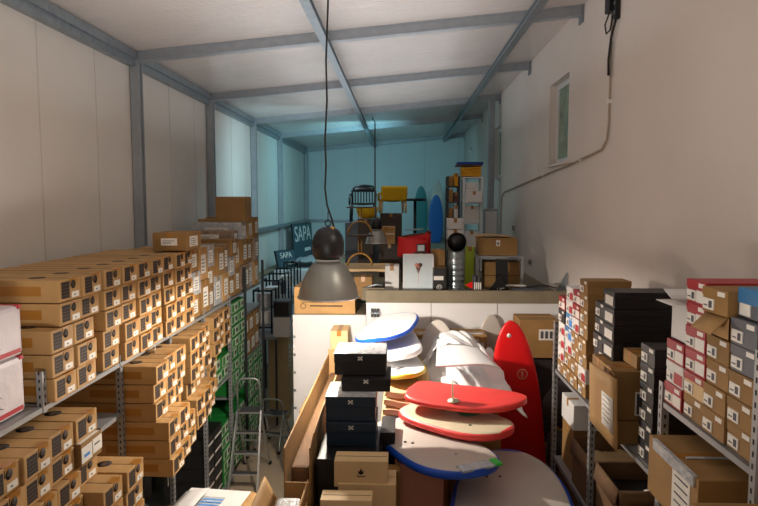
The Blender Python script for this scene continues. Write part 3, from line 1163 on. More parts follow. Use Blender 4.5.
def crumple(cx_, cy_, z, lx, ly, amp, seed, th=.006, slope=0, droop=.1, mt='deck_white', rz=0):
    rr = random.Random(seed)
    ph = [(rr.uniform(2, 9), rr.uniform(2, 9), rr.uniform(0, 6), rr.uniform(.3, 1)) for _ in range(7)]
    m = MB()
    c, s = math.cos(rz), math.sin(rz)

    def fn(u, v):
        x, y = (u - .5) * lx, (v - .5) * ly
        q = sum(a * math.sin(p * u * 3 + w_ * v * 2.2 + r) for p, w_, r, a in ph) / 7
        zz = z + amp * abs(q) * 1.6 + slope * (v - .5) - droop * ((abs(u - .5) * 2) ** 4)
        x *= 1 - .06 * math.sin(v * 7 + seed)
        return Vector((cx_ + x * c - y * s, cy_ + x * s + y * c, zz))
    m.sheet(26, 26, fn, th, mt)
    return m


tag(crumple(.68, 6.02, 1.97, .82, 1.0, .15, 4, slope=.26, droop=.14, rz=R(6)).build('plastic_sheet'), 'large crumpled white plastic sheet spread beneath the stiff white sheet', 'sheet')
tag(crumple(.56, 6.48, 2.24, .52, .4, .10, 9, slope=.10, droop=.16, rz=R(-8)).build('plastic_sheet'), 'bunched white wrapping bag beside the dark-finned board', 'sheet')
m = MB()
p0, p1, p2, p3 = at(436, 374, 5.6), at(500, 378, 5.65), at(478, 355, 6.1), at(437, 354, 6.2)
m.sheet(14, 10, lambda u, v: (p0 * (1 - u) * (1 - v) + p1 * u * (1 - v) + p2 * u * v + p3 * (1 - u) * v) + Vector((0, 0, .045 * math.sin(PI * u) * (1 - .3 * v) - .02 * math.sin(5 * u) * (1 - v) + .07)), .012, 'deck_white')
tag(m.build('curled_sheet'), 'stiff cream-white sheet with curling corner lying over the crumpled plastic', 'sheet')

# cartons wrapped with film and tape behind the heap
for k, (xa, xb) in enumerate(((414, 450), (452, 486))):
    a, b = at(xa, 345, 7.0), at(xb, 345, 7.0)
    t = plain_carton(a.x, b.x, 6.92, 7.30, 1.66, 2.20, ('brown carton under torn packing tape behind the white board with dark fin', 'brown carton with torn tape and stickers beside the upright red board')[k], 'kraft_dark', 0)
    m = MB()
    for j in range(3):
        m.b(-.14 + .1 * j, -.10 + .1 * j, -.192, -.19, .1, .5, 'film')
    m.b(-.16, .16, -.193, -.19, .40, .46, 'film'); m.b(-.16, .16, -.12, -.05, .5405, .543, 'film'); m.b(.02, .12, -.194, -.19, .25, .36, 'sticker')
    m.build('torn_tape', t)
    plain_carton(a.x, b.x, 6.92, 7.30, 0.9, 1.655, ('brown carton low behind the heap under the taped carton by the finned board', 'brown carton low behind the heap under the stickered carton')[k], 'kraft_dark', 0)
    plain_carton(a.x, b.x, 6.92, 7.30, 0, .895, ('floor carton behind the heap on the left', 'floor carton behind the heap on the right')[k], 'kraft_dark', 0)

# red bodyboards
q = at(466, 402, 5.25)
bd = board('bodyboard', 'red bodyboard turned bottom up with a pale fin, topmost of the pile', 'bodyboard', 1.02, .56, .075,
           (q.x, q.y + .12, q.z - .02), (R(3), R(1), R(-10)), 'red_soft', 'red_soft', 'red_soft', 2.0, 4, .03, .55)
m = MB()
poly = [(0, 0), (.09, 0), (.075, .05), (.06, .10), (.02, .145), (-.015, .16), (-.01, .10), (-.005, .05)]
m.prism(poly, .012, 'fin', rot=(PI / 2, 0, R(-70)), c=(-.06, -.17, .075)); m.lathe([(0, .008), (.05, .006), (.05, -.002)], 'fin', (-.05, -.2, .078), 16)
m.build('fin', bd)
orient(bd, at(411, 396, 5.40), at(527, 410, 5.0), 2)
q = at(466, 430, 5.0)
bd = board('bodyboard', 'white-decked bodyboard with thick red rim under the red one', 'bodyboard', 1.02, .54, .085,
           (q.x - .02, q.y + .10, q.z - .03), (R(6), R(9), R(-22)), 'deck_cream', 'red_soft', 'red_soft', 2.6, 4, .02, .6)
m = MB(); m.lathe([(0, .002), (.10, .002), (.10, -.002)], 'teal_print', (.02, .13, .087), 20); m.build('green_print', bd)
plugs(bd, [(.2, -.1)], .088)
orient(bd, at(413, 413, 5.40), at(510, 441, 4.72), 3)
# blue-railed board
q = at(437, 452, 4.75)
bd = board('surfboard', 'pale deck surfboard with bright blue rail and foil-patched nose', 'surfboard', 1.38, .70, .09,
           (q.x - .05, q.y + .14, q.z - .02), (R(-2), R(4), R(-62)), 'deck_grey', 'blue_rail', 'blue_rail', 3.2, 3.2, .03, .45)
m = MB(); m.box((.635, .0, .112), (.10, .26, .02), 'foil', (0, R(4), 0), .008); m.build('foil_patch', bd)
m = MB(); m.box((.62, .17, .11), (.10, .06, .02), 'patch_green', (0, R(4), 0), .008); m.build('green_patch', bd)
orient(bd, at(404, 433, 5.25), at(471, 479, 4.22), 0)
plugs(bd, [(-.05, -.16), (-.10, -.2), (.32, .02), (.40, 0)], .093)
# wide grey board at the bottom
q = at(505, 485, 4.45)
bd = board('surfboard', 'wide pale grey board with blue rim at the bottom centre', 'surfboard', 2.0, .88, .09,
           (q.x + .03, q.y - .10, 1.50), (0, R(0), R(98)), 'deck_grey', 'blue_rail', 'blue_rail', 2.6, 3, .02, .5)
orient(bd, Vector((.66, 3.25, 1.47)), at(508, 462, 5.15), 0)
plugs(bd, [(.45, .18), (.47, .08)], .095)
# upright red board leaning on the platform front
a = at(505, 319, 6.45)
bd = board('surfboard', 'glossy red surfboard standing upright against the white platform front', 'surfboard', 2.38, .54, .07,
           (a.x + .15, 6.45, a.z - 1.19), (R(0), R(-86), R(90)), 'red_paint', 'red_paint', 'red_paint', 2.1, 3.2, .02, .45)
bd.rotation_euler = Matrix(((0, -1, 0), (0, 0, -1), (1, 0, 0))).to_euler()
bd.rotation_euler = (Matrix.Rotation(R(5), 3, 'Y').inverted() @ Matrix.Rotation(R(-3), 3, 'X') @ Matrix(((0, 1, 0), (0, 0, -1), (1, 0, 0)))).to_euler()
bd.rotation_euler = (Matrix.Rotation(R(-5), 3, 'Y') @ Matrix(((0, -1, 0), (0, 0, -1), (1, 0, 0)))).to_euler()
m = MB(); m.lathe([(0, .004), (.022, .004), (.022, -.004)], 'white_plastic', (1.04, .03, .085), 14); m.build('leash_plug', bd)
m = MB(); m.lathe([(.045, .003), (.055, .003), (.055, -.003), (.045, -.003)], 'pink_box', (.62, -.08, .074), 18); m.b(.59, .65, -.09, -.07, .072, .077, 'pink_box'); m.build('logo', bd)
# white round board behind
bd = board('surfboard', 'rounded white board end peeping up behind the upright red board', 'surfboard', 1.6, .40, .05,
           (at(491, 316, 7.31).x, 7.31, at(491, 314, 7.31).z - .80), (0, 0, 0), 'deck_grey', 'deck_grey', 'deck_grey', 2.2, 3, .0, .5)
bd.rotation_euler = Matrix(((0, -1, 0), (0, 0, -1), (1, 0, 0))).to_euler()

# ---------------------------------------------------------------- black shoe boxes tower
def lid_box(x0, x1, y0, y1, z0, z1, label, body, lid, ink='sticker', group=None, logo=True, cat='shoe box', rz=0):
    a, b_, h = (x1 - x0) / 2, (y1 - y0) / 2, z1 - z0
    t = thing('shoe_box', label, cat, ((x0 + x1) / 2, (y0 + y1) / 2, z0), (0, 0, rz), group)
    m = MB(); m.b(-a + .004, a - .004, -b_ + .004, b_ - .004, 0, h - .004, body, .003); m.build('box_body', t)
    m = MB(); m.b(-a, a, -b_, b_, h * .58, h, lid, .004); m.build('lid', t)
    if logo:
        m = MB()
        for (dx, dz, w_, hh) in ((-.012, .012, .012, .010), (.012, .012, .012, .010), (0, 0, .012, .012), (-.012, -.012, .012, .010), (.012, -.012, .012, .010)):
            m.b(dx - w_ / 2, dx + w_ / 2, -b_ - .0015, -b_ + .001, h * .79 + dz * .8 - hh / 2, h * .79 + dz * .8 + hh / 2, ink)
        m.build('logo', t)
    return t


lid_box(-.60, -.16, 4.30, 4.98, 1.405, 1.86, 'big black box with grey lettering under the navy boxes', 'black_box', 'black_box', 'film', logo=False)
m = MB(); [m.b(-.03 + .02 * j, -.017 + .02 * j, -.0015, 0, 0, .02, 'film') for j in range(4)]
o = m.build('lettering', D.objects['shoe_box'], (0, -.34, .41))
lid_box(-.56, -.18, 4.52, 4.90, 1.865, 2.05, 'navy shoe box with small silver logo, fourth from the top of the tower', 'navy_box', 'navy_box')
lid_box(-.565, -.185, 4.54, 4.92, 2.055, 2.24, 'navy shoe box with pale grey lid, third from the top of the tower', 'navy_box', 'navy_box')
m = MB(); m.b(-.19, .19, -.19, .19, .186, .188, 'film'); m.build('lid_top', [x for x in D.objects if x.name.startswith('shoe_box')][-1])
lid_box(-.455, -.075, 4.66, 5.04, 2.245, 2.345, 'black shoe box with small white logo, second from the top of the tower', 'black_box', 'black_box')
lid_box(-.52, -.11, 4.74, 5.12, 2.35, 2.52, 'black shoe box with small white logo crowning the tower', 'black_box', 'black_box')
m = MB(); m.b(.206, .208, -.14, .12, .03, .12, 'sticker'); m.b(-.2, .2, -.185, .185, .1705, .173, 'film'); m.build('label', [x for x in D.objects if x.name.startswith('shoe_box')][-1])
lid_box(-.155, -.04, 4.72, 5.10, 1.75, 1.90, 'narrow black box standing behind the navy boxes on the right', 'black_box', 'black_box', logo=False)
lid_box(-.155, -.04, 4.72, 5.10, 1.405, 1.745, 'tall narrow black box below the other one beside the pink cartons', 'black_box', 'black_box', logo=False)


# kraft boxes with leaf logo
def leaf_box(px0, px1, pyt, Y, z0, dep, label):
    a, b = at(px0, pyt, Y), at(px1, pyt, Y)
    zt = a.z
    t = thing('kraft_box', label, 'box', ((a.x + b.x) / 2, Y + dep / 2, z0))
    hw, h = (b.x - a.x) / 2, zt - z0
    m = MB(); m.b(-hw, hw, -dep / 2, dep / 2, 0, h, 'kraft_pale', .004); m.b(-hw + .01, hw - .01, -.002, .002, h, h + .0012, 'hole'); m.build('box_body', t)
    m = MB()
    zc_ = h * .5
    for ang, s in ((0, 1), (38, .75), (-38, .75)):
        c, sn = math.cos(R(ang)), math.sin(R(ang))
        poly = [(0, 0), (.010, .016), (0, .042), (-.010, .016)]
        pp = [((x * c + y * sn) * s * 1.1, (y * c - x * sn) * s * 1.1) for x, y in poly]
        m.prism(pp, .002, 'print', rot=(PI / 2, 0, 0), c=(0, -dep / 2, zc_ - .002))
    for j in range(5):
        m.box((-.024 + .012 * j, -dep / 2 - .001, zc_ - .013 - .003 * (j % 2)), (.007, .002, .010), 'print')
    m.build('leaf_logo', t)
    return t


leaf_box(334, 388, 461, 4.08, 1.76, .17, 'pale kraft box with black leaf logo, topmost in front of the black tower')
leaf_box(338, 396, 484, 4.06, 1.535, .24, 'pale kraft box with half-hidden leaf logo under the topmost kraft box')
plain_carton(at(336, 490, 4.04).x, at(397, 490, 4.04).x, 4.0, 4.28, 1.406, 1.526, 'low brown carton under the leaf-logo boxes', 'kraft_dark', 0)
leaf_box(320, 372, 500, 3.72, 1.40, .14, 'pale kraft box with leaf logo at the very bottom edge of the picture')
big_carton(-.62, -.02, 3.6, 3.90, 0, 1.395, 'tall floor carton under the lowest leaf-logo box')
plain_carton(at(374, 470, 4.42).x, -.0, 4.40, 4.53, 1.41, 1.73, 'narrow olive-brown carton between the leaf-logo boxes and pink cartons', 'kraft_dark', 0)

# ---------------------------------------------------------------- long open surfboard cartons on the left of the heap
t = thing('board_carton', 'long open surfboard carton with raised flaps left of the black boxes', 'carton', (0, 0, 0))
x0, x1, y0, y1, zb, zt = -.82, -.63, 4.2, 6.9, 1.3, 1.98
m = MB()
m.b(x0, x0 + .01, y0, y1, zb, zt, 'kraft_dark'); m.b(x1 - .01, x1, y0, y1, zb, zt, 'kraft_dark')
m.b(x0, x1, y1 - .01, y1, zb, zt + .06, 'kraft_in'); m.b(x0, x1, y0, y0 + .01, zb, zt - .25, 'kraft_dark'); m.b(x0, x1, y0, y1, zb, zb + .01, 'kraft_in')
m.build('carton_body', t)
m = MB(); m.sheet(4, 16, lambda u, v: Vector((x1 + u * .02, y0 + .02 + v * (y1 - y0 - .04), zt + u * (.10 + .02 * math.sin(9 * v)))), .006, 'kraft_in'); m.build('flap', t)
m = MB(); m.b(x0 + .03, x1 - .03, y0 + .1, y1 - .1, zb + .02, zb + .5, 'kraft_shaded', .03); m.build('packed_content', t)
plain_carton(-.80, -.60, 6.93, 7.28, 1.3, at(340, 331, 6.93).z, 'tall pale carton end behind the long surfboard carton, beside the white panel', 'kraft_pale', 0)
big_carton(-.80, -.60, 6.93, 7.28, 0, 1.295, 'narrow floor carton below the tall pale carton end')
big_carton(-.83, -.63, 4.2, 5.5, 0, 1.295, 'tall floor carton under the near end of the long surfboard carton')
big_carton(-.83, -.63, 5.55, 6.9, 0, 1.295, 'tall floor carton under the far end of the long surfboard carton')
q = at(311, 412, 5.9)
plain_carton(q.x - .10, x0 - .115, 5.85, 6.3, 1.25, q.z + .02, 'olive-brown carton end standing left of the long surfboard carton', 'kraft_dark', 0)
plain_carton(q.x - .10, x0 - .115, 5.85, 6.3, 0, 1.245, 'tall narrow floor carton against the white platform panel', 'kraft_dark', 0)
bd = board('foam_board', 'slim teal foam board standing on edge left of the open cartons', 'board', 1.7, .30, .05,
           (-.90, 5.0, .86), (0, 0, 0), 'teal_board', 'teal_board', 'teal_board', 2.2, 3, .0, .5)
bd.rotation_euler = (Matrix.Rotation(R(-62), 3, 'Z') @ Matrix(((0, -1, 0), (0, 0, -1), (1, 0, 0)))).to_euler()
# near flaps at the bottom left of the heap
t = thing('open_carton', 'open brown carton with tall flaps and crumpled paper at the bottom centre-left edge', 'carton', (0, 0, 0))
a = at(300, 500, 4.3)
m = MB()
m.b(-.86, -.64, 3.5, 4.1, 1.2, 1.63, 'kraft'); m.build('carton_body', t)
m = MB(); m.sheet(3, 10, lambda u, v: Vector((-.85 - .08 * u, 3.52 + .56 * v, 1.63 + .16 * u + .04 * v)), .006, 'kraft'); m.build('flap', t)
m = MB(); m.sheet(3, 10, lambda u, v: Vector((-.65 + .02 * u, 3.52 + .56 * v, 1.63 + .18 * u)), .006, 'kraft_in'); m.build('flap', t)
m = MB(); m.b(-.83, -.67, 3.55, 4.05, 1.625, 1.70, 'film', .03); m.build('crumpled_paper', t)
big_carton(-.86, -.64, 3.5, 4.1, 0, 1.195, 'tall floor carton under the open flapped carton at the bottom edge')

# ================================================================ RIGHT SIDE RACKS
SX = 1.40
ZF, ZN = 2.19, 2.64
rr_ = thing('shelving_rack', 'grey perforated steel shelving rack with shoe boxes along the right wall', 'shelving rack', (0, 0, 0))


def rpost(x, y, h, sx=1):
    o = post_mesh(h).build('post', rr_); o.location = (x, y, 0); o.rotation_euler = (0, 0, PI / 2 if sx < 0 else PI / 2)
    return o


for (y, h) in ((2.42, 3.12), (3.30, 2.74), (4.52, 2.22), (5.62, 2.62)):
    o = post_mesh(h, mirror=True).build('post', rr_); o.location = (SX, y, 0)
    o = post_mesh(h).build('post', rr_); o.location = (2.06, y, 0); o.rotation_euler = (0, 0, 0)
for (a, b) in ((3.34, 4.48), (4.56, 5.58)):
    for z in (ZF, 1.38, .5):
        shelf(rr_, SX + .004, 2.04, a, b, z)
for z in (ZF, ZN, 1.2):
    shelf(rr_, SX + .004, 2.04, 2.46, 3.29, z)
rbox = {}


def rshoe(kind):
    """shoe box with its printed end toward -x at x=0, length toward +x"""
    L, W, H = .33, .198, .112
    body, lid, lab, stripe = kind
    t = thing('shoe_box', 'x', 'shoe box')
    m = MB(); m.b(.003, L - .003, -W / 2 + .003, W / 2 - .003, 0, H - .003, body, .002)
    if stripe:
        m.b(.001, .004, -W / 2 + .01, 0, .01, H * .6, stripe)
    m.build('box_body', t)
    m = MB(); m.b(0, L, -W / 2, W / 2, H * .66, H, lid, .003); m.lathe([(0, .0), (.012, 0), (.012, .003)], 'hole', (-.0005, 0, H * .58), 12, rot=None) if False else None
    m.build('lid', t)
    m = MB(); m.b(-.0015, .003, W * .02 - .0, W * .44, H * .12, H * .56, lab); m.b(-.0025, 0, W * .08, W * .2, H * .2, H * .48, 'ink'); m.b(-.0025, 0, W * .25, W * .4, H * .25, H * .30, 'ink'); m.build('label', t); m = MB()
    m.b(-.0015, .001, -W * .4, -W * .12, H * .74, H * .92, lab)
    m.build('lid_sticker', t)
    return t


kinds = {
    'kraft': ('kraft_dark', 'kraft_dark', 'sticker', None), 'red': ('red_box', 'red_box', 'sticker', 'sticker'), 'white': ('white_box', 'white_box', 'sticker', 'red_print'),
    'black': ('black_box', 'black_box', 'sticker', None), 'grey': ('grey_box', 'grey_box', 'sticker', None), 'pink': ('kraft_pale', 'red_box', 'sticker', None),
    'blue': ('white_box', 'blue_box', 'sticker', 'skyblue')}
desc = {'kraft': 'kraft brown', 'red': 'red and white', 'white': 'white', 'black': 'black', 'grey': 'slate grey', 'pink': 'kraft box with red-lidded', 'blue': 'white and blue'}


def shoe(kind, y, z, label, x=SX + .005, rz=0, group=None, H=None):
    if kind not in rbox:
        rbox[kind] = rshoe(kinds[kind])
    return inst(rbox[kind], (x, y, z), (0, 0, rz), label, group)


# far section columns, printed ends facing the aisle
cols = [
    (5.42, ['kraft', 'white', 'white', 'white', 'black', 'red']),
    (5.21, ['kraft', 'kraft', 'white', 'blue', 'blue', 'white', 'white']),
    (5.00, ['kraft', 'kraft', 'kraft', 'kraft', 'white', 'red', 'red']),
    (4.79, ['kraft', 'white', 'kraft', 'kraft', 'kraft', 'kraft', 'kraft', 'kraft']),
    (4.42 - .0, ['black', 'kraft', 'kraft', 'black', 'black', 'black', 'black']),
]
for ci, (y, ks) in enumerate(cols):
    for k, kd in enumerate(ks):
        nm = {'pink': 'pale red-lidded'}.get(kd, desc[kd])
        if kd == 'kraft' or kd == 'white':
            pass
        shoe(kd, y, ZF + .004 + k * .114, "%s shoe box, %s of %s stack from right rack's far end" % (nm, rowname(k, len(ks)), NUM[ci + 1]), SX + .006 + abs(jit(.01)), 0, 'shoe boxes on the far right rack')
# black shoe boxes with long sides toward the camera
for k in range(4):
    t = lid_box(1.40, 1.80, 4.08, 4.30, ZF + .46 + k * .115, ZF + .46 + k * .115 + .113, 'black shoe box showing its long side, %s of the big black stack' % rowname(k, 4), 'black_box', 'black_box', logo=False, group='long-side black shoe boxes')
    m = MB(); m.b(-.202, -.2, -.09, .06, .02, .08, 'sticker'); m.build('label', t)
# brown cartons
plain_carton(1.34, 1.80, 4.06, 4.31, ZF + .004, ZF + .455, 'brown carton right under the long-side black shoe boxes', 'kraft_dark', 0)
t = plain_carton(1.32, 1.74, 3.80, 4.04, ZF + .16, ZF + .47, 'mid-brown carton with a white shipping label facing the camera', 'kraft_dark', 0)
m = MB(); m.b(-.08, .16, -.123, -.12, .03, .18, 'sticker'); m.b(-.07, -.03, -.125, -.122, .04, .17, 'ink')
for j in range(4):
    m.b(0, .13 - .02 * (j % 2), -.125, -.122, .05 + .03 * j, .062 + .03 * j, 'ink')
m.build('label', t)
m = MB(); m.sheet(3, 3, lambda u, v: Vector((-.21 - .02 * u, -.12 + .24 * v, .31 - .02 + u * .03)), .005, 'kraft'); m.build('flap', t)
plain_carton(1.32, 1.74, 3.80, 4.04, ZF + .004, ZF + .155, 'low brown carton below the shipping-label carton', 'kraft_dark', 0)
plain_carton(1.46, 1.82, 3.82, 4.06, ZF + .475, ZF + .56, 'flat brown carton lying on the shipping-label carton', 'kraft_dark', 0)
# big slanting flap carton with papers, standing out over the beam
t = thing('open_carton', 'tan carton panel with a plastic document pouch hanging over the right rack beam', 'carton', (0, 0, 0))
a, b, c_, d_ = at(590, 362, 4.05), at(617, 380, 3.72), at(617, 452, 3.72), at(590, 420, 4.05)
m = MB(); m.sheet(4, 6, lambda u, v: (a * (1 - u) + b * u) * (1 - v) + (d_ * (1 - u) + c_ * u) * v, .008, 'kraft'); m.build('carton_panel', t)
n = (b - a).cross(d_ - a).normalized()
if n.x > 0: n = -n
m = MB(); m.sheet(2, 2, lambda u, v: ((a * (1 - (.5 + .4 * u)) + b * (.5 + .4 * u)) * (1 - (.30 + .5 * v)) + (d_ * (1 - (.5 + .4 * u)) + c_ * (.5 + .4 * u)) * (.30 + .5 * v)) + n * .008, .003, 'sticker'); m.build('document_pouch', t)
m = MB()
for j in range(6):
    v0 = .34 + .07 * j
    f = lambda uu, vv: ((a * (1 - uu) + b * uu) * (1 - vv) + (d_ * (1 - uu) + c_ * uu) * vv) + n * .0115
    m.tube([f(.55, v0), f(.82 - .05 * (j % 2), v0 + .01)], .0018, 'ink', 4)
m.build('handwriting', t)
# black box stack at the near end of the far section
for k in range(6):
    shoe('black', 3.56, ZF + .004 + k * .114, 'black shoe box, %s of the stack left of the red boxes' % rowname(k, 6), 1.42, 0, 'black shoe boxes left of the red boxes')
shoe('kraft', 3.39 + .0, ZF + .004, 'kraft shoe box, lower of the two beside the near rack post', 1.30, R(0)); 
rb = [x for x in D.objects if x.type == 'EMPTY' and x.name.startswith('shoe_box')][-1]; rb.location.y = 3.45 - .09 + .0
rb.location = (1.42, 3.35, ZF + .004)
rb.location.y = 3.352

# near section, shoe boxes on the upper shelf
ncols = [
    (3.19, ['red', 'white', 'red']),
    (2.985, ['kraft', 'pink', 'red', 'red', 'red', 'red']),
    (2.78, ['kraft', 'kraft', 'kraft', 'kraft']),
    (2.575, ['kraft', 'kraft', 'kraft', 'grey', 'grey']),
]
for ci, (y, ks) in enumerate(ncols):
    for k, kd in enumerate(ks):
        shoe(kd, y, ZN + .004 + k * .114, '%s shoe box, %s of %s stack on near right shelf' % ({'pink': 'red-lidded kraft'}.get(kd, desc[kd]), rowname(k, len(ks)), NUM[ci + 1]),
             SX + .006 + abs(jit(.012)), jit(.01), 'shoe boxes on the near right upper shelf')
ztop = lambda n: ZN + .004 + n * .114
# open kraft box and grey boxes on top
t = thing('open_shoe_box', 'kraft shoe box with lid hanging open among the near right stacks', 'shoe box', (SX + .01, 2.775, ztop(4)))
m = MB(); m.b(0, .33, -.098, .098, 0, .006, 'kraft'); m.b(0, .005, -.098, .098, 0, .1, 'kraft'); m.b(.325, .33, -.098, .098, 0, .1, 'kraft'); m.b(0, .33, -.098, -.093, 0, .1, 'kraft'); m.b(0, .33, .093, .098, 0, .1, 'kraft'); m.build('box_body', t)
m = MB(); m.sheet(2, 2, lambda u, v: Vector((-.006 - .07 * u, -.09 + .18 * v, .10 - .07 * u)), .005, 'kraft'); m.build('lid', t)
shoe('kraft', 2.775, ztop(4) + .105, 'kraft shoe box with thumb hole sitting on the open one, near right', SX - .01, R(4))
t = thing('open_shoe_box', 'slate grey shoe box with blue lid on top of the grey stack, right edge', 'shoe box', (SX + .04, 2.575, ztop(5) + .002))
m = MB(); m.b(0, .33, -.098, .098, 0, .075, 'grey_box', .003); m.build('box_body', t)
m = MB(); m.b(-.002, .335, -.10, .10, .06, .125, 'blue_box', .003); m.b(.04, .32, -.1025, -.098, .005, .115, 'blue_box'); m.build('lid', t)
m = MB(); m.b(-.0035, 0, 0, .08, .01, .06, 'sticker'); m.build('label', t)
for k in range(5):
    t = lid_box(1.74, 2.06, 2.47, 2.67, ZN + .004 + k * .13, ZN + .13 + k * .13, 'black shoe box by the wall behind the slate grey boxes, %s' % rowname(k, 5), 'black_box', 'black_box', logo=False, group='black shoe boxes by the near right wall')
# red patterned long sides
for k in range(2):
    t = plain_carton(1.745, 2.05, 2.88, 3.09, ZN + .004 + k * .34, ZN + .34 + k * .34, 'dark red patterned box behind the red shoe boxes, %s' % ('lower', 'upper')[k], 'red_box', 0, cat='box')
# white open box
t = thing('open_box', 'plain white box with open flaps above the red boxes, against the right wall', 'box', (SX + .03, 3.19, ztop(3) + .002))
m = MB()
for args in ((0, .28, -.098, .098, 0, .005), (0, .005, -.098, .098, 0, .20), (.275, .28, -.098, .098, 0, .2), (0, .28, -.098, -.093, 0, .2), (0, .28, .093, .098, 0, .2)):
    m.b(*args, 'white_box')
m.build('box_body', t)
m = MB(); m.sheet(2, 2, lambda u, v: Vector((-.005 - .08 * u, -.095 + .19 * v, .2 + .0 * u)), .004, 'white_box'); m.build('flap', t)
m = MB(); m.sheet(2, 2, lambda u, v: Vector((.0 + .27 * v, -.098 - .02 * u, .2 - .12 * u)), .004, 'white_box'); m.build('flap', t)
m = MB(); m.sheet(2, 2, lambda u, v: Vector((.0 + .27 * v, .098 + .11 * u, .2 + .04 * u)), .004, 'white_box'); m.build('flap', t)

# cartons between the near shelves
t = plain_carton(1.30, 2.0, 2.66, 3.20, ZF + .004, ZF + .30, 'brown carton with torn film between the near right shelves', 'kraft_dark', 0)
m = MB(); m.b(-.353, -.35, -.2, -.02, .03, .26, 'sticker'); [m.b(-.356, -.352, -.18, -.05, .06 + .04 * j, .066 + .04 * j, 'ink') for j in range(5)]; m.build('document_pouch', t)
m = MB(); m.b(-.3, .25, -.05, -.03, .3, .304, 'film'); m.b(-.36, -.34, -.24, .2, .25, .303, 'film'); m.build('torn_tape', t)
t = plain_carton(1.14, 1.86, 2.12, 2.44 - .04, ZF + .004, ZF + .33, 'brown carton with torn film in the bottom right corner', 'kraft_dark', 0)
m = MB(); m.b(-.3, .3, -.02, .02, .33, .334, 'film'); m.b(-.363, -.36, -.1, .02, .1, .2, 'film'); m.build('torn_tape', t)
shelf(rr_, SX + .004, 2.04, 1.9, 2.415, ZF)
o = post_mesh(2.3, mirror=True).build('post', rr_); o.location = (SX, 1.88, 0)

# dark open cartons below, shade put into their colour
plain_carton(1.44, 2.02, 4.0, 4.46, 1.384, 1.80, 'open dark brown carton holding a black item at the bottom right', 'kraft_shaded', 0, open_top=1, name='open_carton')
m = MB(); m.b(1.47, 1.99, 4.03, 4.43, 1.395, 1.70, 'black', .04); m.lathe([(0, .004), (.035, .004), (.035, 0)], 'sticker', (1.72, 4.2, 1.70), 20); m.b(1.70, 1.74, 4.195, 4.205, 1.704, 1.707, 'ink')
tag(m.build('black_case'), 'black soft case with a round white emblem inside the open dark carton', 'case')
plain_carton(1.43, 2.02, 4.57, 5.05, 1.384, 1.76, 'open dark carton in the middle under the right rack, with a cloth inside', 'kraft_shaded', 0, open_top=1)
tag(crumple(1.72, 4.8, 1.66, .5, .36, .08, 21, mt='kraft_pale', droop=.1).build('crumpled_cloth'), 'crumpled pale cloth lying in the middle dark carton', 'cloth')
plain_carton(1.42, 2.02, 3.40, 3.92, 1.384, 1.74, 'open dark carton under the black shoe box stack', 'kraft_shaded', 0, open_top=1)
plain_carton(1.46, 1.98, 5.15, 5.5, 1.384, 1.78, 'closed brown carton under the far end of the right rack', 'kraft_dark', 0)
t = plain_carton(1.45, 1.85, 5.12, 5.5, 1.785, 2.0, 'white carton with black marks under the far end of the right shelf', 'white_box', 0)
# large label carton at the far end standing on rack head by the wall
q0, q1 = at(519, 350, 6.8), at(558, 350, 6.8)
t = plain_carton(q0.x, q1.x, 6.8, 7.2, at(540, 358, 6.8).z, at(540, 320, 6.8).z, 'brown carton with a white shipping label right of the upright red board', 'kraft_dark', 0)
m = MB(); hw = (q1.x - q0.x) / 2; m.b(.0, hw * .8, -.203, -.2, .20, .32, 'sticker'); [m.b(.02 + .05 * j, .05 + .05 * j, -.205, -.202, .22, .30, 'ink') for j in range(3)]; m.build('label', t)
plain_carton(q0.x, q1.x, 6.85, 7.2, 1.0, at(540, 358, 6.8).z - .004, 'shade-darkened carton beneath the labelled carton by the red board', 'dark_fabric', 0)  # near-black colour stands in for the shade in this gap
plain_carton(q0.x, q1.x, 6.8, 7.2, 0, .995, 'floor carton at the base beside the upright red board', 'kraft_dark', 0)
# dark bags in the gap
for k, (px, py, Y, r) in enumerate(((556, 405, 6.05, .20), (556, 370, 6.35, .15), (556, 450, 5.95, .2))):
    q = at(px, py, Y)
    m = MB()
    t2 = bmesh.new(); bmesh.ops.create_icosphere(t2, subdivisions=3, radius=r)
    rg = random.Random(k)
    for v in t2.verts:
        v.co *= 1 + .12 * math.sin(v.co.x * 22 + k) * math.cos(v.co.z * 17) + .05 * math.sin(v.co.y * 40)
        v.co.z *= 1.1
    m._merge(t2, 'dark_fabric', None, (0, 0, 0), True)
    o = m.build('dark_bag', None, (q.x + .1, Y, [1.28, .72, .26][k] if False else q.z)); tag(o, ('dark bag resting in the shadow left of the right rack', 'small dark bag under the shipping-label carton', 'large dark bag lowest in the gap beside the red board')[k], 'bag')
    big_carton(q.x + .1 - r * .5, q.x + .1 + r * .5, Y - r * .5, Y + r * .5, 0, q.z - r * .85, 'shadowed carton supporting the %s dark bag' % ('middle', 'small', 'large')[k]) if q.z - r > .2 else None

# ================================================================ THINGS ON THE RAISED PLATFORM
PZ0 = PZ + .003


def pbox(px0, px1, pyt, Y, dep, z0, label, body='kraft_dark', lab=0, zt=None, **k):
    a, b = at(px0, pyt, Y), at(px1, pyt, Y)
    return plain_carton(a.x, b.x, Y, Y + dep, z0, zt or a.z, label, body, lab, **k)


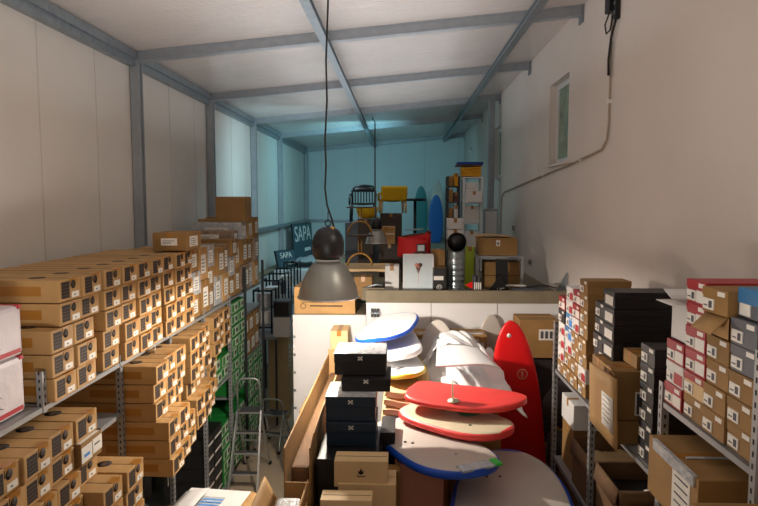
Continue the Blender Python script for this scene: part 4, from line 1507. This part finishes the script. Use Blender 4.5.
# carton on the step behind the big lamp
zst = at(300, 315, PF).z + .003
t = pbox(294, 355, 287, 7.42, .55, zst, 'wide brown carton on the platform edge behind the big lamp', 'kraft', 0)
m = MB()
for j in range(3):
    m.b(-.28, .0 + .06 * j, -.277, -.275, .20 - .03 * j, .207 - .03 * j, 'print')
m.b(-.18, .22, -.277, -.275, .09, .105, 'print'); m.b(.1, .3, -.277, -.275, .22, .228, 'print'); m.lathe([(.028, .0), (.034, .0), (.034, .003), (.028, .003)], 'print', (-.26, -.276, .095), 16, rot=(PI / 2, 0, 0))
m.build('printed_lettering', t)
q = at(375, 313, 7.3)
m = MB()
for j in range(3):
    m.b(-.05 + .035 * j, -.02 + .035 * j, -.02, .02, -.05, .05, 'ink', .005)
m.b(-.055, .06, -.025, .025, -.01, .005, 'galv')
tag(m.build('hinge_bracket', None, (q.x, PF - .03, q.z)), 'small dark bracket fixed on the white platform front by the wide carton', 'bracket')

# low pale table
ta, tb = at(330, 270, 8.35), at(392, 270, 8.35)
zt_ = at(360, 269, 8.35).z
t = thing('low_table', 'low pale wooden table on the platform behind the big lamp', 'table', ((ta.x + tb.x) / 2, 8.75, PZ0))
hw = (tb.x - ta.x) / 2; H_ = zt_ - PZ0
m = MB(); m.b(-hw, hw, -.4, .4, H_ - .04, H_, 'wood', .006); m.build('tabletop', t)
for sx in (-1, 1):
    for sy in (-1, 1):
        m = MB(); m.cyl((sx * (hw - .06), sy * .33, 0), (sx * (hw - .08), sy * .33, H_ - .04), .022, 'wood'); m.build('leg', t)
# things under and beside it
a, b = at(358, 280, 8.15), at(384, 280, 8.15)
m = MB(); m.b(-.17, .17, -.12, .12, 0, .012, 'sticker'); m.b(-.15, .1, -.1, .1, .012, .03, 'white_plastic', .004); m.b(-.1, .12, -.08, .05, .03, .038, 'skyblue'); m.b(-.05, .02, -.13, -.12, .0, .02, 'green_box')
tag(m.build('paper_stack', None, ((a.x + b.x) / 2, 8.10, PZ0), (0, 0, R(8))), 'stack of bright white papers under the low pale table', 'papers')
t = pbox(354, 372, 277, 7.62, .3, PZ0, 'small open dark brown box in front of the low table', 'kraft_dark', 0)
t = pbox(385, 399, 266, 7.95, .3, PZ0, 'narrow white box standing between the low table and the picture', 'white_box', 0)
m = MB()
q = at(378, 291, 7.52)
m.tube([(q.x - .16, 7.52, PZ0 + .15), (q.x - .10, 7.52, PZ0 + .17), (q.x - .02, 7.52, PZ0 + .19), (q.x + .06, 7.52, PZ0 + .18)], .012, 'galv')
m.b(q.x - .2, q.x + .08, 7.5, 7.54, PZ0, PZ0 + .15, 'wood_raw')
tag(m.build('bent_pipe'), 'grey bent metal pipe on a scrap board at the platform edge', 'pipe')

# gold two-tier stand
cxs = at(360, 262, 8.6).x
zb_ = zt_ + .003
t = thing('tiered_stand', 'gold two-tier stand with dark wooden discs standing on the low pale table', 'plant stand', (cxs, 8.6, zb_))
h1 = at(360, 236, 8.6).z - zb_; h2 = at(360, 208, 8.6).z - zb_
for nm, h, r in (('lower_disc', h1, .19), ('upper_disc', h2, .19)):
    m = MB(); m.lathe([(0, h), (r, h), (r, h + .016), (0, h + .016)], 'wood_dark'); m.build(nm, t)
for base, wd in ((0, .17), (h1 + .016, .16)):
    m = MB()
    for off in (-.05, .05):
        pts = [(wd * math.cos(a_), off, base + .02 + .17 * math.sin(a_)) for a_ in [PI * i / 14 for i in range(15)]]
        m.tube(pts, .010, 'rattan', 7)
    m.build('hoop', t)
m = MB()
for dx in (-.02, .02):
    m = MB(); m.cyl((dx, 0, .18), (dx, 0, h1), .009, 'rattan'); m.build('stem', t)
    m = MB(); m.cyl((dx, 0, h1 + .2), (dx, 0, h2), .009, 'rattan'); m.build('stem', t)


# black plastic armchair on a cabinet
def armchair(loc, rz, w, h, seat, mt, label, slats=True, name='armchair', legm=None):
    t = thing(name, label, 'chair', loc, (0, 0, rz))
    sh = h * .5
    legm = legm or mt
    m = MB(); m.sheet(6, 6, lambda u, v: Vector(((u - .5) * w * .86, (v - .5) * w * .8, sh - .02 * math.sin(PI * u) * math.sin(PI * v))), .03, seat); m.build('seat', t)
    m = MB()
    bw = w * .42
    if slats:
        m.tube([(-bw, .38 * w, sh), (-bw * 1.02, .44 * w, h * .85), (-bw * .8, .46 * w, h * .97), (0, .47 * w, h), (bw * .8, .46 * w, h * .97), (bw * 1.02, .44 * w, h * .85), (bw, .38 * w, sh)], .022, mt, 8)
        m.sheet(8, 2, lambda u, v: Vector(((u - .5) * 2 * bw * .95, .45 * w + .01, h * (.82 + .15 * v * (1 - .5 * (2 * u - 1) ** 2)))), .02, mt)
        for k in range(7):
            x = -bw * .75 + bw * 1.5 * k / 6
            m.b(x - .012, x + .012, .41 * w, .43 * w, sh + .02, h * .84, mt)
    else:
        m.sheet(8, 6, lambda u, v: Vector(((u - .5) * w * .92, .40 * w + .07 * v - .05 * (1 - (2 * u - 1) ** 2) * 0, sh * .95 + v * (h - sh * .95))), .07, mt)
    m.build('backrest', t)
    for s in (-1, 1):
        m = MB()
        m.tube([(s * .46 * w, -.36 * w, sh * .9), (s * .47 * w, -.34 * w, h * .70), (s * .48 * w, 0, h * .74), (s * .46 * w, .42 * w, h * .74)], .022, mt, 8)
        m.build('armrest', t)
        for y in (-.38, .38):
            m = MB(); m.cyl((s * .44 * w, y * w, 0), (s * .42 * w, y * w * .95, sh), .018, legm, r2=.024); m.build('leg', t)
    return t


cz = at(362, 222, 12.2).z
xa, xb = at(345, 222, 11.9).x, at(379, 222, 11.9).x
plain_carton(xa, xb, 11.9, 12.6, PZ0, cz - .004, 'large grey-brown case supporting the black armchair at the back', 'grey_box', 0, cat='case')
armchair(((xa + xb) / 2 + .0, 12.25, cz), 0, .54, at(362, 185, 12.2).z - cz, 'black', 'black', 'black slatted plastic armchair standing high at the back before the teal wall')
q = at(394, 213, 11.4)
xa, xb = at(380, 213, 11).x, at(402, 213, 11).x
plain_carton(xa, xb, 11.0, 11.6, PZ0, q.z - .004, 'dark brown cabinet beneath the mustard armchair', 'brown_cab', 0, cat='cabinet')
armchair(((xa + xb) / 2 + .02, 11.3, q.z), R(188), .50, at(394, 187, 11.4).z - q.z, 'dark_fabric', 'yellow', 'mustard yellow upholstered armchair turned backwards on the dark cabinet', False, legm='wood')
# yellow shell between
m = MB(); m.lathe([(0, 0), (.10, .01), (.17, .08), (.2, .2), (.19, .21), (.15, .1), (0, .03)], 'yellow')
o = m.build('yellow_stool', None, None)
q = at(367, 219, 11.0); o.location = q
tag(o, 'bright yellow shell seat showing behind the gold stand under the black armchair', 'seat')
plain_carton(q.x - .15, q.x + .12, 10.85, 11.2, PZ0, q.z - .004, 'dark box holding up the yellow shell seat', 'brown_cab', 0, cat='box')
t = pbox(377, 395, 227, 9.9, .4, at(386, 244, 9.9).z, 'orange-brown carton with white lettering behind the far pendant lamp', 'kraft', 0)
m = MB(); [m.b(.0 + .035 * j, .025 + .035 * j, -.203, -.2, .15, .175, 'sticker') for j in range(4)]; m.build('lettering', t)
z_ = at(386, 244, 9.9).z
pbox(379, 400, 244.5, 9.85, .4, PZ0, 'dark grey box under the orange-brown lettered carton', 'brown_cab', 0, zt=z_ - .004)
# dark oval tabletops stacked
q = at(415, 201, 12.5)
t = thing('oval_table', 'dark table with oval tabletop behind the mustard armchair', 'table', (q.x, 12.5, PZ0))
hh = q.z - PZ0
m = MB(); m.lathe([(0, hh), (.22, hh), (.22, hh + .05), (0, hh + .05)], 'black'); m.build('tabletop', t)
m = MB(); m.cyl((0, 0, 0), (0, 0, hh), .03, 'black_metal'); m.lathe([(0, 0), (.18, 0), (.18, .02), (0, .02)], 'black_metal'); m.lathe([(0, hh * .52), (.2, hh * .52), (.2, hh * .52 + .03), (0, hh * .52 + .03)], 'glass_clear'); m.build('pedestal', t)

# standing boards on the far wall
for (px, pyt, Y, W, mt, lb) in ((421, 186, 19.4, .42, 'teal_dark', 'dark teal surfboard standing at the teal rear wall'),
                                (437, 180, 19.6, .42, 'deck_grey', 'white surfboard standing behind the blue one at the rear wall'),
                                (436, 195, 18.3, .42, 'blue_board', 'deep blue surfboard standing in front of the white one at the back')):
    q = at(px, pyt, Y)
    L_ = q.z - PZ0
    b_ = board('surfboard', lb, 'surfboard', L_, W, .06, (q.x, Y, PZ0 + L_ / 2), (0, 0, 0), mt, mt, mt, 2.0, 3, .02, .5)
    b_.rotation_euler = Matrix(((0, -1, 0), (0, 0, -1), (1, 0, 0))).to_euler()

# red armchair tipped on a crate, with round brown tray and small screen
z_ = at(415, 257, 9.4).z
pbox(401, 431, 257, 9.2, .5, PZ0, 'dark crate under the red armchair', 'dark_fabric', 0, zt=z_ - .004, cat='crate')
q = at(415, 257, 9.45)
t = thing('tub_chair', 'red fabric tub chair with dark rim in the middle of the platform', 'chair', (q.x, 9.45, z_), (0, R(0), R(-12)))
m = MB()
m.sheet(18, 4, lambda u, v: Vector((.22 * math.cos(PI * (u * 1.3 - .15)), .20 * math.sin(PI * (u * 1.3 - .15)), .02 + v * (.36 - .12 * u))), .04, 'red_fabric'); m.build('backrest', t)
m = MB(); m.lathe([(0, .02), (.2, .02), (.2, .16), (0, .18)], 'red_fabric'); m.build('seat', t)
m = MB(); m.sheet(3, 3, lambda u, v: Vector(((u - .5) * .44, -.235 + .02 * v, .02 + v * .30 - u * .06)), .02, 'red_fabric'); m.build('front_cover', t)
m = MB(); m.tube([(.23 * math.cos(PI * (i / 18 * 1.3 - .15)), .21 * math.sin(PI * (i / 18 * 1.3 - .15)), .39 - .12 * i / 18) for i in range(19)], .02, 'wood_dark', 8); m.build('rim', t)
q = at(421, 248, 9.0)
m = MB(); m.box((0, 0, 0), (.13, .02, .115), 'black', (R(-8), 0, 0), .004); m.box((0, -.012, 0), (.10, .004, .088), 'picture', (R(-8), 0, 0)); m.b(-.03, .03, -.02, .03, -.07, -.055, 'black')
tag(m.build('small_screen', None, (q.x, 9.0, q.z)), 'small black-framed grey screen in front of the red tub chair', 'screen')
plain_carton(q.x - .1, q.x + .1, 8.95, 9.15, PZ0, q.z - .074, 'dark box under the small grey screen', 'brown_cab', 0, cat='box')

# picture of an ice cream cone heart
a, b = at(403, 254, 7.85), at(434, 254, 7.85)
W_, z1_ = b.x - a.x, at(418, 254, 7.85).z
H_ = z1_ - PZ0
t = thing('framed_picture', 'white framed picture of an ice cream cone leaning at the platform edge', 'picture', ((a.x + b.x) / 2, 7.85, PZ0), (R(-5), 0, R(0)))
m = MB()
for s in (-1, 1):
    m.b(s * W_ / 2, s * (W_ / 2 - .018), -.012, .012, 0, H_, 'frame_white')
m.b(-W_ / 2, W_ / 2, -.012, .012, 0, .018, 'frame_white'); m.b(-W_ / 2, W_ / 2, -.012, .012, H_ - .018, H_, 'frame_white'); m.build('frame', t)
m = MB(); m.b(-W_ / 2 + .018, W_ / 2 - .018, -.004, .004, .018, H_ - .018, 'picture'); m.build('picture_sheet', t)
m = MB(); m.prism([(0, -.10), (.035, 0), (-.035, 0)], .003, 'cone', rot=(PI / 2, 0, 0), c=(0, -.004, H_ * .70))
for dx, dz, r in ((-.022, .018, .026), (.024, .02, .026), (0, .005, .022)):
    m.lathe([(0, .003), (r, .003), (r, 0)], 'cone' if dx > 0 else 'pink_box', (dx, -.0045, H_ * .70 + dz), 16, rot=(PI / 2, 0, 0))
m.b(-.002, .002, -.0075, -.004, H_ * .3, H_ * .62, 'pink_box'); m.build('cone_drawing', t)

# bag with ring emblem, brown carton behind
t = pbox(433, 446, 268, 7.75, .12, PZ0, 'black bag with white ring emblem left of the metal duct', 'black_box', 0, cat='bag')
m = MB(); m.lathe([(.028, .0), (.034, .0), (.034, .003), (.028, .003)], 'sticker', (0, -.062, .13), 20, rot=(PI / 2, 0, 0)); m.lathe([(.012, .0), (.017, .0), (.017, .003), (.012, .003)], 'sticker', (0, -.062, .13), 16, rot=(PI / 2, 0, 0)); m.b(-.07, .05, -.063, -.06, .22, .27, 'sticker'); m.build('ring_emblem', t)
pbox(432, 445, 250, 8.0, .25, PZ0, 'narrow brown carton behind the ring-emblem bag', 'kraft_dark', 0)

# spiral duct
q = at(456, 240, 8.05)
t = thing('ventilation_duct', 'upright galvanised spiral duct with elbow opening toward the camera', 'duct', (q.x, 8.05, PZ0))
hd = at(456, 252, 8.05).z - PZ0
r = .118
m = MB()
pr = [(r + .022, 0), (r + .022, .06), (r, .10)]
for k in range(6):
    zz = .12 + (hd - .12) * k / 6
    pr += [(r, zz), (r + .003, zz + .006), (r, zz + .012)]
pr.append((r, hd))
m.lathe(pr, 'duct', seg=32); m.build('duct_pipe', t)
m = MB()
NB, NS = 8, 24
rings = []
idx = m.mi('duct')
for i in range(NB + 1):
    a_ = (PI / 2) * i / NB
    c0 = Vector((0, -.14 + .14 * math.cos(a_), hd + .14 * math.sin(a_)))
    ux = Vector((1, 0, 0)); uy = Vector((0, math.cos(a_), math.sin(a_)))
    rings.append([m.bm.verts.new(c0 + ux * (r + .004) * math.cos(2 * PI * k / NS) + uy * (r + .004) * math.sin(2 * PI * k / NS)) for k in range(NS)])
for i in range(NB):
    for k in range(NS):
        f = m.bm.faces.new([rings[i][k], rings[i][(k + 1) % NS], rings[i + 1][(k + 1) % NS], rings[i + 1][k]]); f.material_index = idx; f.smooth = (i % 2 == 0)
m.build('elbow', t)
m = MB(); m.lathe([(0, 0), (r, 0), (r, .01), (0, .01)], 'black', (0, -.06, hd + .12), 24, rot=(PI / 2 + .3, 0, 0)); m.build('dark_inside', t)
# magazines and small red sign
t = thing('magazine_rack', 'narrow stack of upright dark magazines beside the duct', 'magazines', (at(477, 292, 7.8).x, 7.8, PZ0))
for j in range(4):
    m = MB(); m.b(-.05 + .024 * j, -.032 + .024 * j, -.1, .1, 0, .27 - .02 * (j % 2), 'black_box' if j % 2 else 'grey_box'); m.b(-.049 + .024 * j, -.034 + .024 * j, -.102, -.1, .02, .2, 'sticker'); m.build('magazine', t)
q = at(469, 289, 7.72)
m = MB(); m.prism([(-.05, 0), (.04, -.045), (.04, .05)], .012, 'red_paint', rot=(PI / 2, 0, 0)); m.b(-.02, .04, -.004, .01, -.16, -.04, 'ink')
o = m.build('small_red_sign', None, (q.x, 7.70, max(q.z, PZ0 + .165))); tag(o, 'small bright red triangular sign between the duct and the magazines', 'sign')
q = at(470, 256, 8.6)
t = plain_carton(q.x - .06, q.x + .06, 8.6, 8.8, PZ0, at(470, 247, 8.6).z, 'tall lime green and black packet behind the duct', 'lime', 0, cat='packet')

# white metal shelf tower
xa, xb, Y0 = at(463, 200, 10.8).x, at(483, 200, 10.8).x, 10.8
ztop_ = at(470, 177, 10.8).z
t = thing('metal_shelf', 'narrow white metal shelf unit standing near the right wall column', 'shelf unit', (0, 0, 0))
for x in (xa, xb - .03):
    for y in (Y0, Y0 + .37):
        m = MB(); m.b(x, x + .03, y, y + .03, PZ0, ztop_, 'frame_white'); m.build('post', t)
lv = [at(470, v, Y0).z for v in (177, 202.5, 223, 246)]
for z in lv:
    m = MB(); m.b(xa, xb, Y0 - .003, Y0 + .40, z - .02, z, 'frame_white'); m.build('shelf', t)
for k in range(4):
    m = MB()
    m.sheet(5, 4, lambda u, v: Vector((xa + .0 + u * (xb - xa) * .96 - .02, Y0 + .02 + v * .32, lv[0] + .03 + .042 * k + .006 * math.sin(6 * u + k))), .036, 'yellow_cloth')
    tag(m.build('folded_cloth'), 'folded mustard yellow cloth on top of the white shelf unit, %s of four' % ('lowest', 'second', 'third', 'topmost')[k], 'cloth', 'folded yellow cloths')
m = MB(); m.b(xa - .12, xb - .02, Y0 - .02, Y0 + .36, lv[0] + .19, lv[0] + .215, 'wood_dark'); m.b(xa - .1, xb, Y0, Y0 + .34, lv[0] + .215, lv[0] + .26, 'blue_cloth', .01)
tag(m.build('blue_tray'), 'blue cloth on a dark board above the folded yellow cloths', 'cloth')
a = at(457, 192, 10.6)
plain_carton(xa + .035, xb - .035, 10.62, 11.12, lv[1] + .003, lv[1] + .19, 'wide white box sticking out of the white shelf unit', 'white_box', 0, cat='box')
for k in range(3):
    m = MB(); m.b(xa + .05, xb - .08, Y0 + .03, Y0 + .35, lv[1] + .195 + .052 * k, lv[1] + .244 + .052 * k, 'white_box', .008)
    tag(m.build('file_box'), 'flat grey-white box on the upper level of the white shelf unit, %s one' % ('lowest', 'middle', 'topmost')[k], 'box', 'flat boxes on the shelf unit')
for k, z in enumerate(lv[2:]):
    plain_carton(xa + .04, xb - .06, Y0 + .02, Y0 + .36, z + .003, z + (.30 if k == 0 else .26), 'white storage box on the %s level of the white shelf unit' % ('second', 'third')[k], 'white_box', 0, cat='box')
# crowded goods to the left of the tower
tw = thing('goods_shelf', 'dark shelf crowded with boxes left of the white shelf unit', 'shelf unit', (0, 0, 0))
xl = at(447, 200, 11.0).x
for x in (xl, xa - .06):
    m = MB(); m.b(x, x + .03, 11.0, 11.03, PZ0, at(450, 176, 11).z, 'rack_dark'); m.build('post', tw)
    m = MB(); m.b(x, x + .03, 11.35, 11.38, PZ0, at(450, 176, 11).z, 'rack_dark'); m.build('post', tw)
gl = [at(450, v, 11.0).z for v in (186, 202, 218, 238)]
for z in gl:
    m = MB(); m.b(xl, xa - .03, 10.99, 11.38, z - .02, z, 'wood_dark'); m.build('shelf', tw)
for k, z in enumerate(gl):
    for j, (mt, nm) in enumerate((('kraft_dark', 'brown'), ('yellow_cloth' if k == 0 else 'white_box' if k > 1 else 'wood_dark', 'mustard' if k == 0 else 'white' if k > 1 else 'dark'))):
        w_ = (xa - xl - .1) / 2
        x = xl + .035 + j * (w_ + .008)
        plain_carton(x, x + w_ - .01, 11.0, 11.3, z + .003, z + .17 + .05 * ((k + j) % 2) - (.0 if k < 3 else .0), 'small %s box on the dark goods shelf, %s level' % (nm, ('top', 'second', 'third', 'lowest')[k]), mt, 0, cat='box')
for k in range(2):
    a, b = at(448, 218, 9.3), at(463, 218, 9.3)
    z0_ = at(455, (240, 229)[k], 9.3).z
    t = plain_carton(a.x, b.x, 9.3, 9.6, z0_, z0_ + .155, '%s white shoe box above the duct elbow' % ('lower', 'upper')[k], 'white_box', 0, cat='box')
a, b = at(448, 218, 9.3), at(463, 218, 9.3)
plain_carton(a.x, b.x, 9.3, 9.6, PZ0, at(455, 240, 9.3).z - .004, 'dark carton beneath the two white shoe boxes behind the duct', 'brown_cab', 0)
# pale cabinet by the wall column
a, b = at(484, 209, 11.3), at(498, 209, 11.3)
t = thing('tall_cabinet', 'pale grey tall cabinet between the white shelf unit and right wall', 'cabinet', ((a.x + b.x) / 2, 11.5, PZ0))
m = MB(); hw = (b.x - a.x) / 2; hh = a.z - PZ0; m.b(-hw, hw, -.2, .2, 0, hh, 'galv_pale', .006); m.build('cabinet_body', t)
m = MB(); m.b(-hw + .02, hw - .02, -.215, -.2, .05, hh - .04, 'frame_white', .004); m.build('door', t)

# metal side table with carton
xa, xb = at(476, 256, 8.45).x, at(524, 256, 8.45).x
zt2 = at(500, 256, 8.45).z
t = thing('metal_table', 'grey square-tube metal table by the right wall on the platform', 'table', ((xa + xb) / 2, 8.7, PZ0))
hw, hh = (xb - xa) / 2, zt2 - PZ0
m = MB(); m.b(-hw, hw, -.25, .25, hh - .04, hh, 'rack', .003); m.build('tabletop', t)
for sx in (-1, 1):
    for sy in (-1, 1):
        m = MB(); m.b(sx * hw, sx * (hw - .04), sy * .25, sy * .21, 0, hh - .04, 'rack'); m.build('leg', t)
xa2, xb2 = at(479, 250, 8.5).x, at(517, 250, 8.5).x
t = plain_carton(xa2, xb2, 8.48, 8.9, zt2 + .003, at(500, 238, 8.5).z, 'brown carton with a small square label on the grey metal table', 'kraft_dark', 0)
m = MB(); m.b(-.03, .025, -.213, -.21, .13, .21, 'sticker'); m.b(-.015, .01, -.215, -.212, .15, .18, 'ink'); m.build('label', t)
m = MB(); m.sheet(4, 3, lambda u, v: Vector((-.28 + .5 * u, -.17 + .3 * v, .248 + .02 * math.sin(4 * u) + .012)), .01, 'kraft_in'); m.build('loose_flap', t)
for k in range(2):
    a, b = at(484, 270, 8.6), at(519, 270, 8.6)
    plain_carton(a.x, b.x, 8.55, 8.85, PZ0 + k * .19, PZ0 + k * .19 + .185, '%s brown carton under the grey metal table' % ('lower', 'upper')[k], 'kraft_dark', 0)
# dark panel and triangular black stand
q = at(502, 262, 8.2)
m = MB(); m.box((q.x + .0, 8.2, PZ0 + .22), (.16, .02, .44), 'black', (R(-6), 0, R(0)), .003); tag(m.build('black_board'), 'upright black panel leaning on the front of the grey metal table', 'panel')
a, b, c_ = at(484, 296, 7.9), at(512, 296, 7.9), at(500, 276, 7.9)
m = MB(); m.prism([(a.x, 0), (b.x, 0), (c_.x, c_.z - PZ0)], .03, 'black', rot=(PI / 2, 0, 0), c=(0, 7.92, PZ0))
o = m.build('triangular_stand'); tag(o, 'black triangular stand with small white lettering in front of the metal table', 'stand')
text('UC', .07, 'lettering', 'sticker', o, ((a.x + b.x) / 2 + .03, 7.886, PZ0 + .08), (PI / 2, 0, R(0)))
# papers and dark folders by the right wall on the edge
for k, (pa, pb, mt, lb) in enumerate(((512, 540, 'ink', 'grey folder lying flat on the platform edge near the right wall'), (530, 556, 'black_box', 'black curled folder against the right wall on the platform edge'), (508, 530, 'sticker', 'loose white papers on the platform edge beside the folders'))):
    a, b = at(pa, 292, 7.6 + .12 * k), at(pb, 292, 7.6 + .12 * k)
    z_ = PZ + .16 + .02 * k if k < 2 else PZ + .01
    m = MB(); m.sheet(8, 3, lambda u, v: Vector((a.x + (b.x - a.x) * u, 7.36 + .34 * k + .28 * v, PZ + .155 - .02 * k + .03 * math.sin(PI * u) * (k == 1) - .02 * v)), .02 - .005 * k, mt)
    tag(m.build('folder' if k < 2 else 'loose_papers'), lb, 'folder' if k < 2 else 'papers')
# slanted pale board leaning on the right wall
q = at(545, 280, 8.0)
m = MB(); m.prism([(0, 0), (.55, 0), (0, .32)], .02, 'galv_pale', rot=(PI / 2, 0, R(90)), c=(2.06, 7.75, PZ0)); tag(m.build('slanted_board'), 'pale blue-grey slanted board against the right wall at the platform edge', 'board')

# ---------------------------------------------------------------- signs on the left ledge
def sign(name, label, px0, py0, px1, py1, w_, h_, loc, rz, tilt, txts):
    t = thing(name, label, 'sign', loc, (tilt, 0, rz))
    m = MB(); m.b(-w_ / 2, w_ / 2, 0, .04, 0, h_, 'black', .004); m.build('panel', t)
    m = MB(); m.b(-w_ / 2 + .02, w_ / 2 - .02, -.003, .0, .02, h_ - .02, 'slate'); m.build('face', t)
    for (s, size, x, z) in txts:
        text(s, size, 'lettering', 'sticker', t, (x, -.006, z), (PI / 2, 0, 0))
    m = MB(); m.b(w_ * .05, w_ * .38, -.006, -.002, h_ * .16, h_ * .26, 'sticker'); m.build('worn_lettering_strip', t)
    return t


M['slate'] = mat('slate_face', S(58, 84, 96), .5)
sign('lettered_sign', 'dark sign with big white letters standing against the left wall at the back', 291, 228, 309, 262, 1.7, .98, (XL + .34, 18.0, 2.105), R(80), R(-3), [('SAPA', .62, 0, .66)])
sign('lettered_sign', 'small tilted dark sign with white letters left of the big sign', 277, 247, 291, 268, .75, .44, (XL + .42, 15.0, 2.105), R(62), R(-14), [('SAPA', .2, 0, .3)])
# plastic wrapped bundle
tag(crumple(-2.35, 15.8, 2.22, .9, 1.6, .22, 31, mt='film', droop=.10).build('plastic_wrap'), 'crumpled clear plastic wrapping on the rear left ledge behind the black frames', 'plastic wrap')

# long bench carrying black frames in the aisle
BZ = 1.5
t = thing('trestle_bench', 'long grey bench behind the dark rack carrying the black frames', 'bench', (-2.36, 0, 0))
m = MB(); m.b(-.36, .34, 9.9, 14.2, BZ - .04, BZ, 'rack'); m.build('benchtop', t)
for yy in (9.95, 12.0, 14.1):
    for sx in (-.33, .30):
        m = MB(); m.b(sx, sx + .03, yy, yy + .03, 0, BZ - .04, 'rack_dark'); m.build('leg', t)
for k, (px, py, Y) in enumerate(((289, 262, 13.6), (282, 268, 12.6), (275, 273, 11.7), (268, 280, 10.9), (260, 290, 10.15))):
    q = at(px, py, Y)
    t = thing('display_frame', 'black square-tube frame on the aisle bench, %s of five counted from the camera' % ('last', 'fourth', 'third', 'second', 'first')[k], 'frame', (q.x + .04, Y, BZ + .003), (0, 0, 0), 'black display frames')
    h = q.z - BZ - .003; w_ = .30
    for s in (-1, 1):
        m = MB(); m.b(s * w_ / 2 - .014, s * w_ / 2 + .014, -.014, .014, 0, h, 'black_metal'); m.build('upright', t)
        m = MB(); m.b(s * w_ / 2 - .014, s * w_ / 2 + .014, .35, .378, 0, h - .02, 'black_metal'); m.build('upright', t)
    for zz in (h, .12):
        m = MB(); m.b(-w_ / 2, w_ / 2, -.014, .014, zz - .028, zz, 'black_metal'); m.b(-w_ / 2 - .012, -w_ / 2 + .012, 0, .37, zz - .026, zz - .002, 'black_metal'); m.b(w_ / 2 - .012, w_ / 2 + .012, 0, .37, zz - .026, zz - .002, 'black_metal'); m.build('crossbar', t)
    for j in range(2):
        m = MB(); m.box((0, .19, .26 + j * .29), (.24, .28, .24), ['white_plastic', 'film', 'sticker', 'grey_box'][(j + k) % 4], (0, 0, .0), .02)
        m.build('wrapped_bundle', t)
q = at(277, 309, 9.95)
t = thing('grey_monitor', 'dark grey screen with dull grey surround hanging between the black frames', 'monitor', (q.x + .08, 9.93, q.z - .13))
m = MB(); m.b(-.135, .135, -.02, .25, 0, .27, 'grey_box', .015); m.build('housing', t)
m = MB(); m.b(-.115, .115, -.026, -.02, .03, .24, 'black', .01); m.build('screen', t)
t = plain_carton(q.x - .06, q.x + .21, 9.92, 10.12, BZ + .003, q.z - .134, 'white box beneath the dark grey screen', 'white_box', 0, cat='box')
# torn cardboard under the bench end
a, b = at(270, 352, 10.9), at(291, 352, 10.9)
t = plain_carton(a.x, b.x, 10.9, 11.2, 0, at(280, 352, 10.9).z, 'crumpled brown carton with a dark torn hole under the aisle bench', 'kraft_pale', 0)
m = MB(); m.prism([(-.01, .3), (.06, .4), (.03, .55), (.09, .65), (.04, .75), (-.03, .8), (-.03, .4)], .003, 'hole', rot=(PI / 2, 0, 0), c=(0.06, -.151, 0)); m.build('torn_hole', t)
a, b = at(268, 336, 10.3), at(288, 336, 10.3)
plain_carton(a.x, b.x, 10.3, 10.6, at(280, 376, 10.3).z, at(280, 337, 10.3).z, 'pale torn carton with a corner flap under the near end of the bench', 'kraft_pale', 1)
plain_carton(a.x, b.x, 10.3, 10.6, 0, at(280, 376, 10.3).z - .004, 'pale floor carton under the torn carton below the bench', 'kraft_pale', 0)
for k in range(2):
    q = at(272, 400, 8.2)
    t = plain_carton(at(264, 400, 10.6).x, at(270, 400, 10.6).x - .0, 9.95, 10.2, .30 * k, .30 * k + .295, '%s small white and green box standing on the floor behind the step stool' % ('lower', 'upper')[k], 'green_light', 0, cat='box')
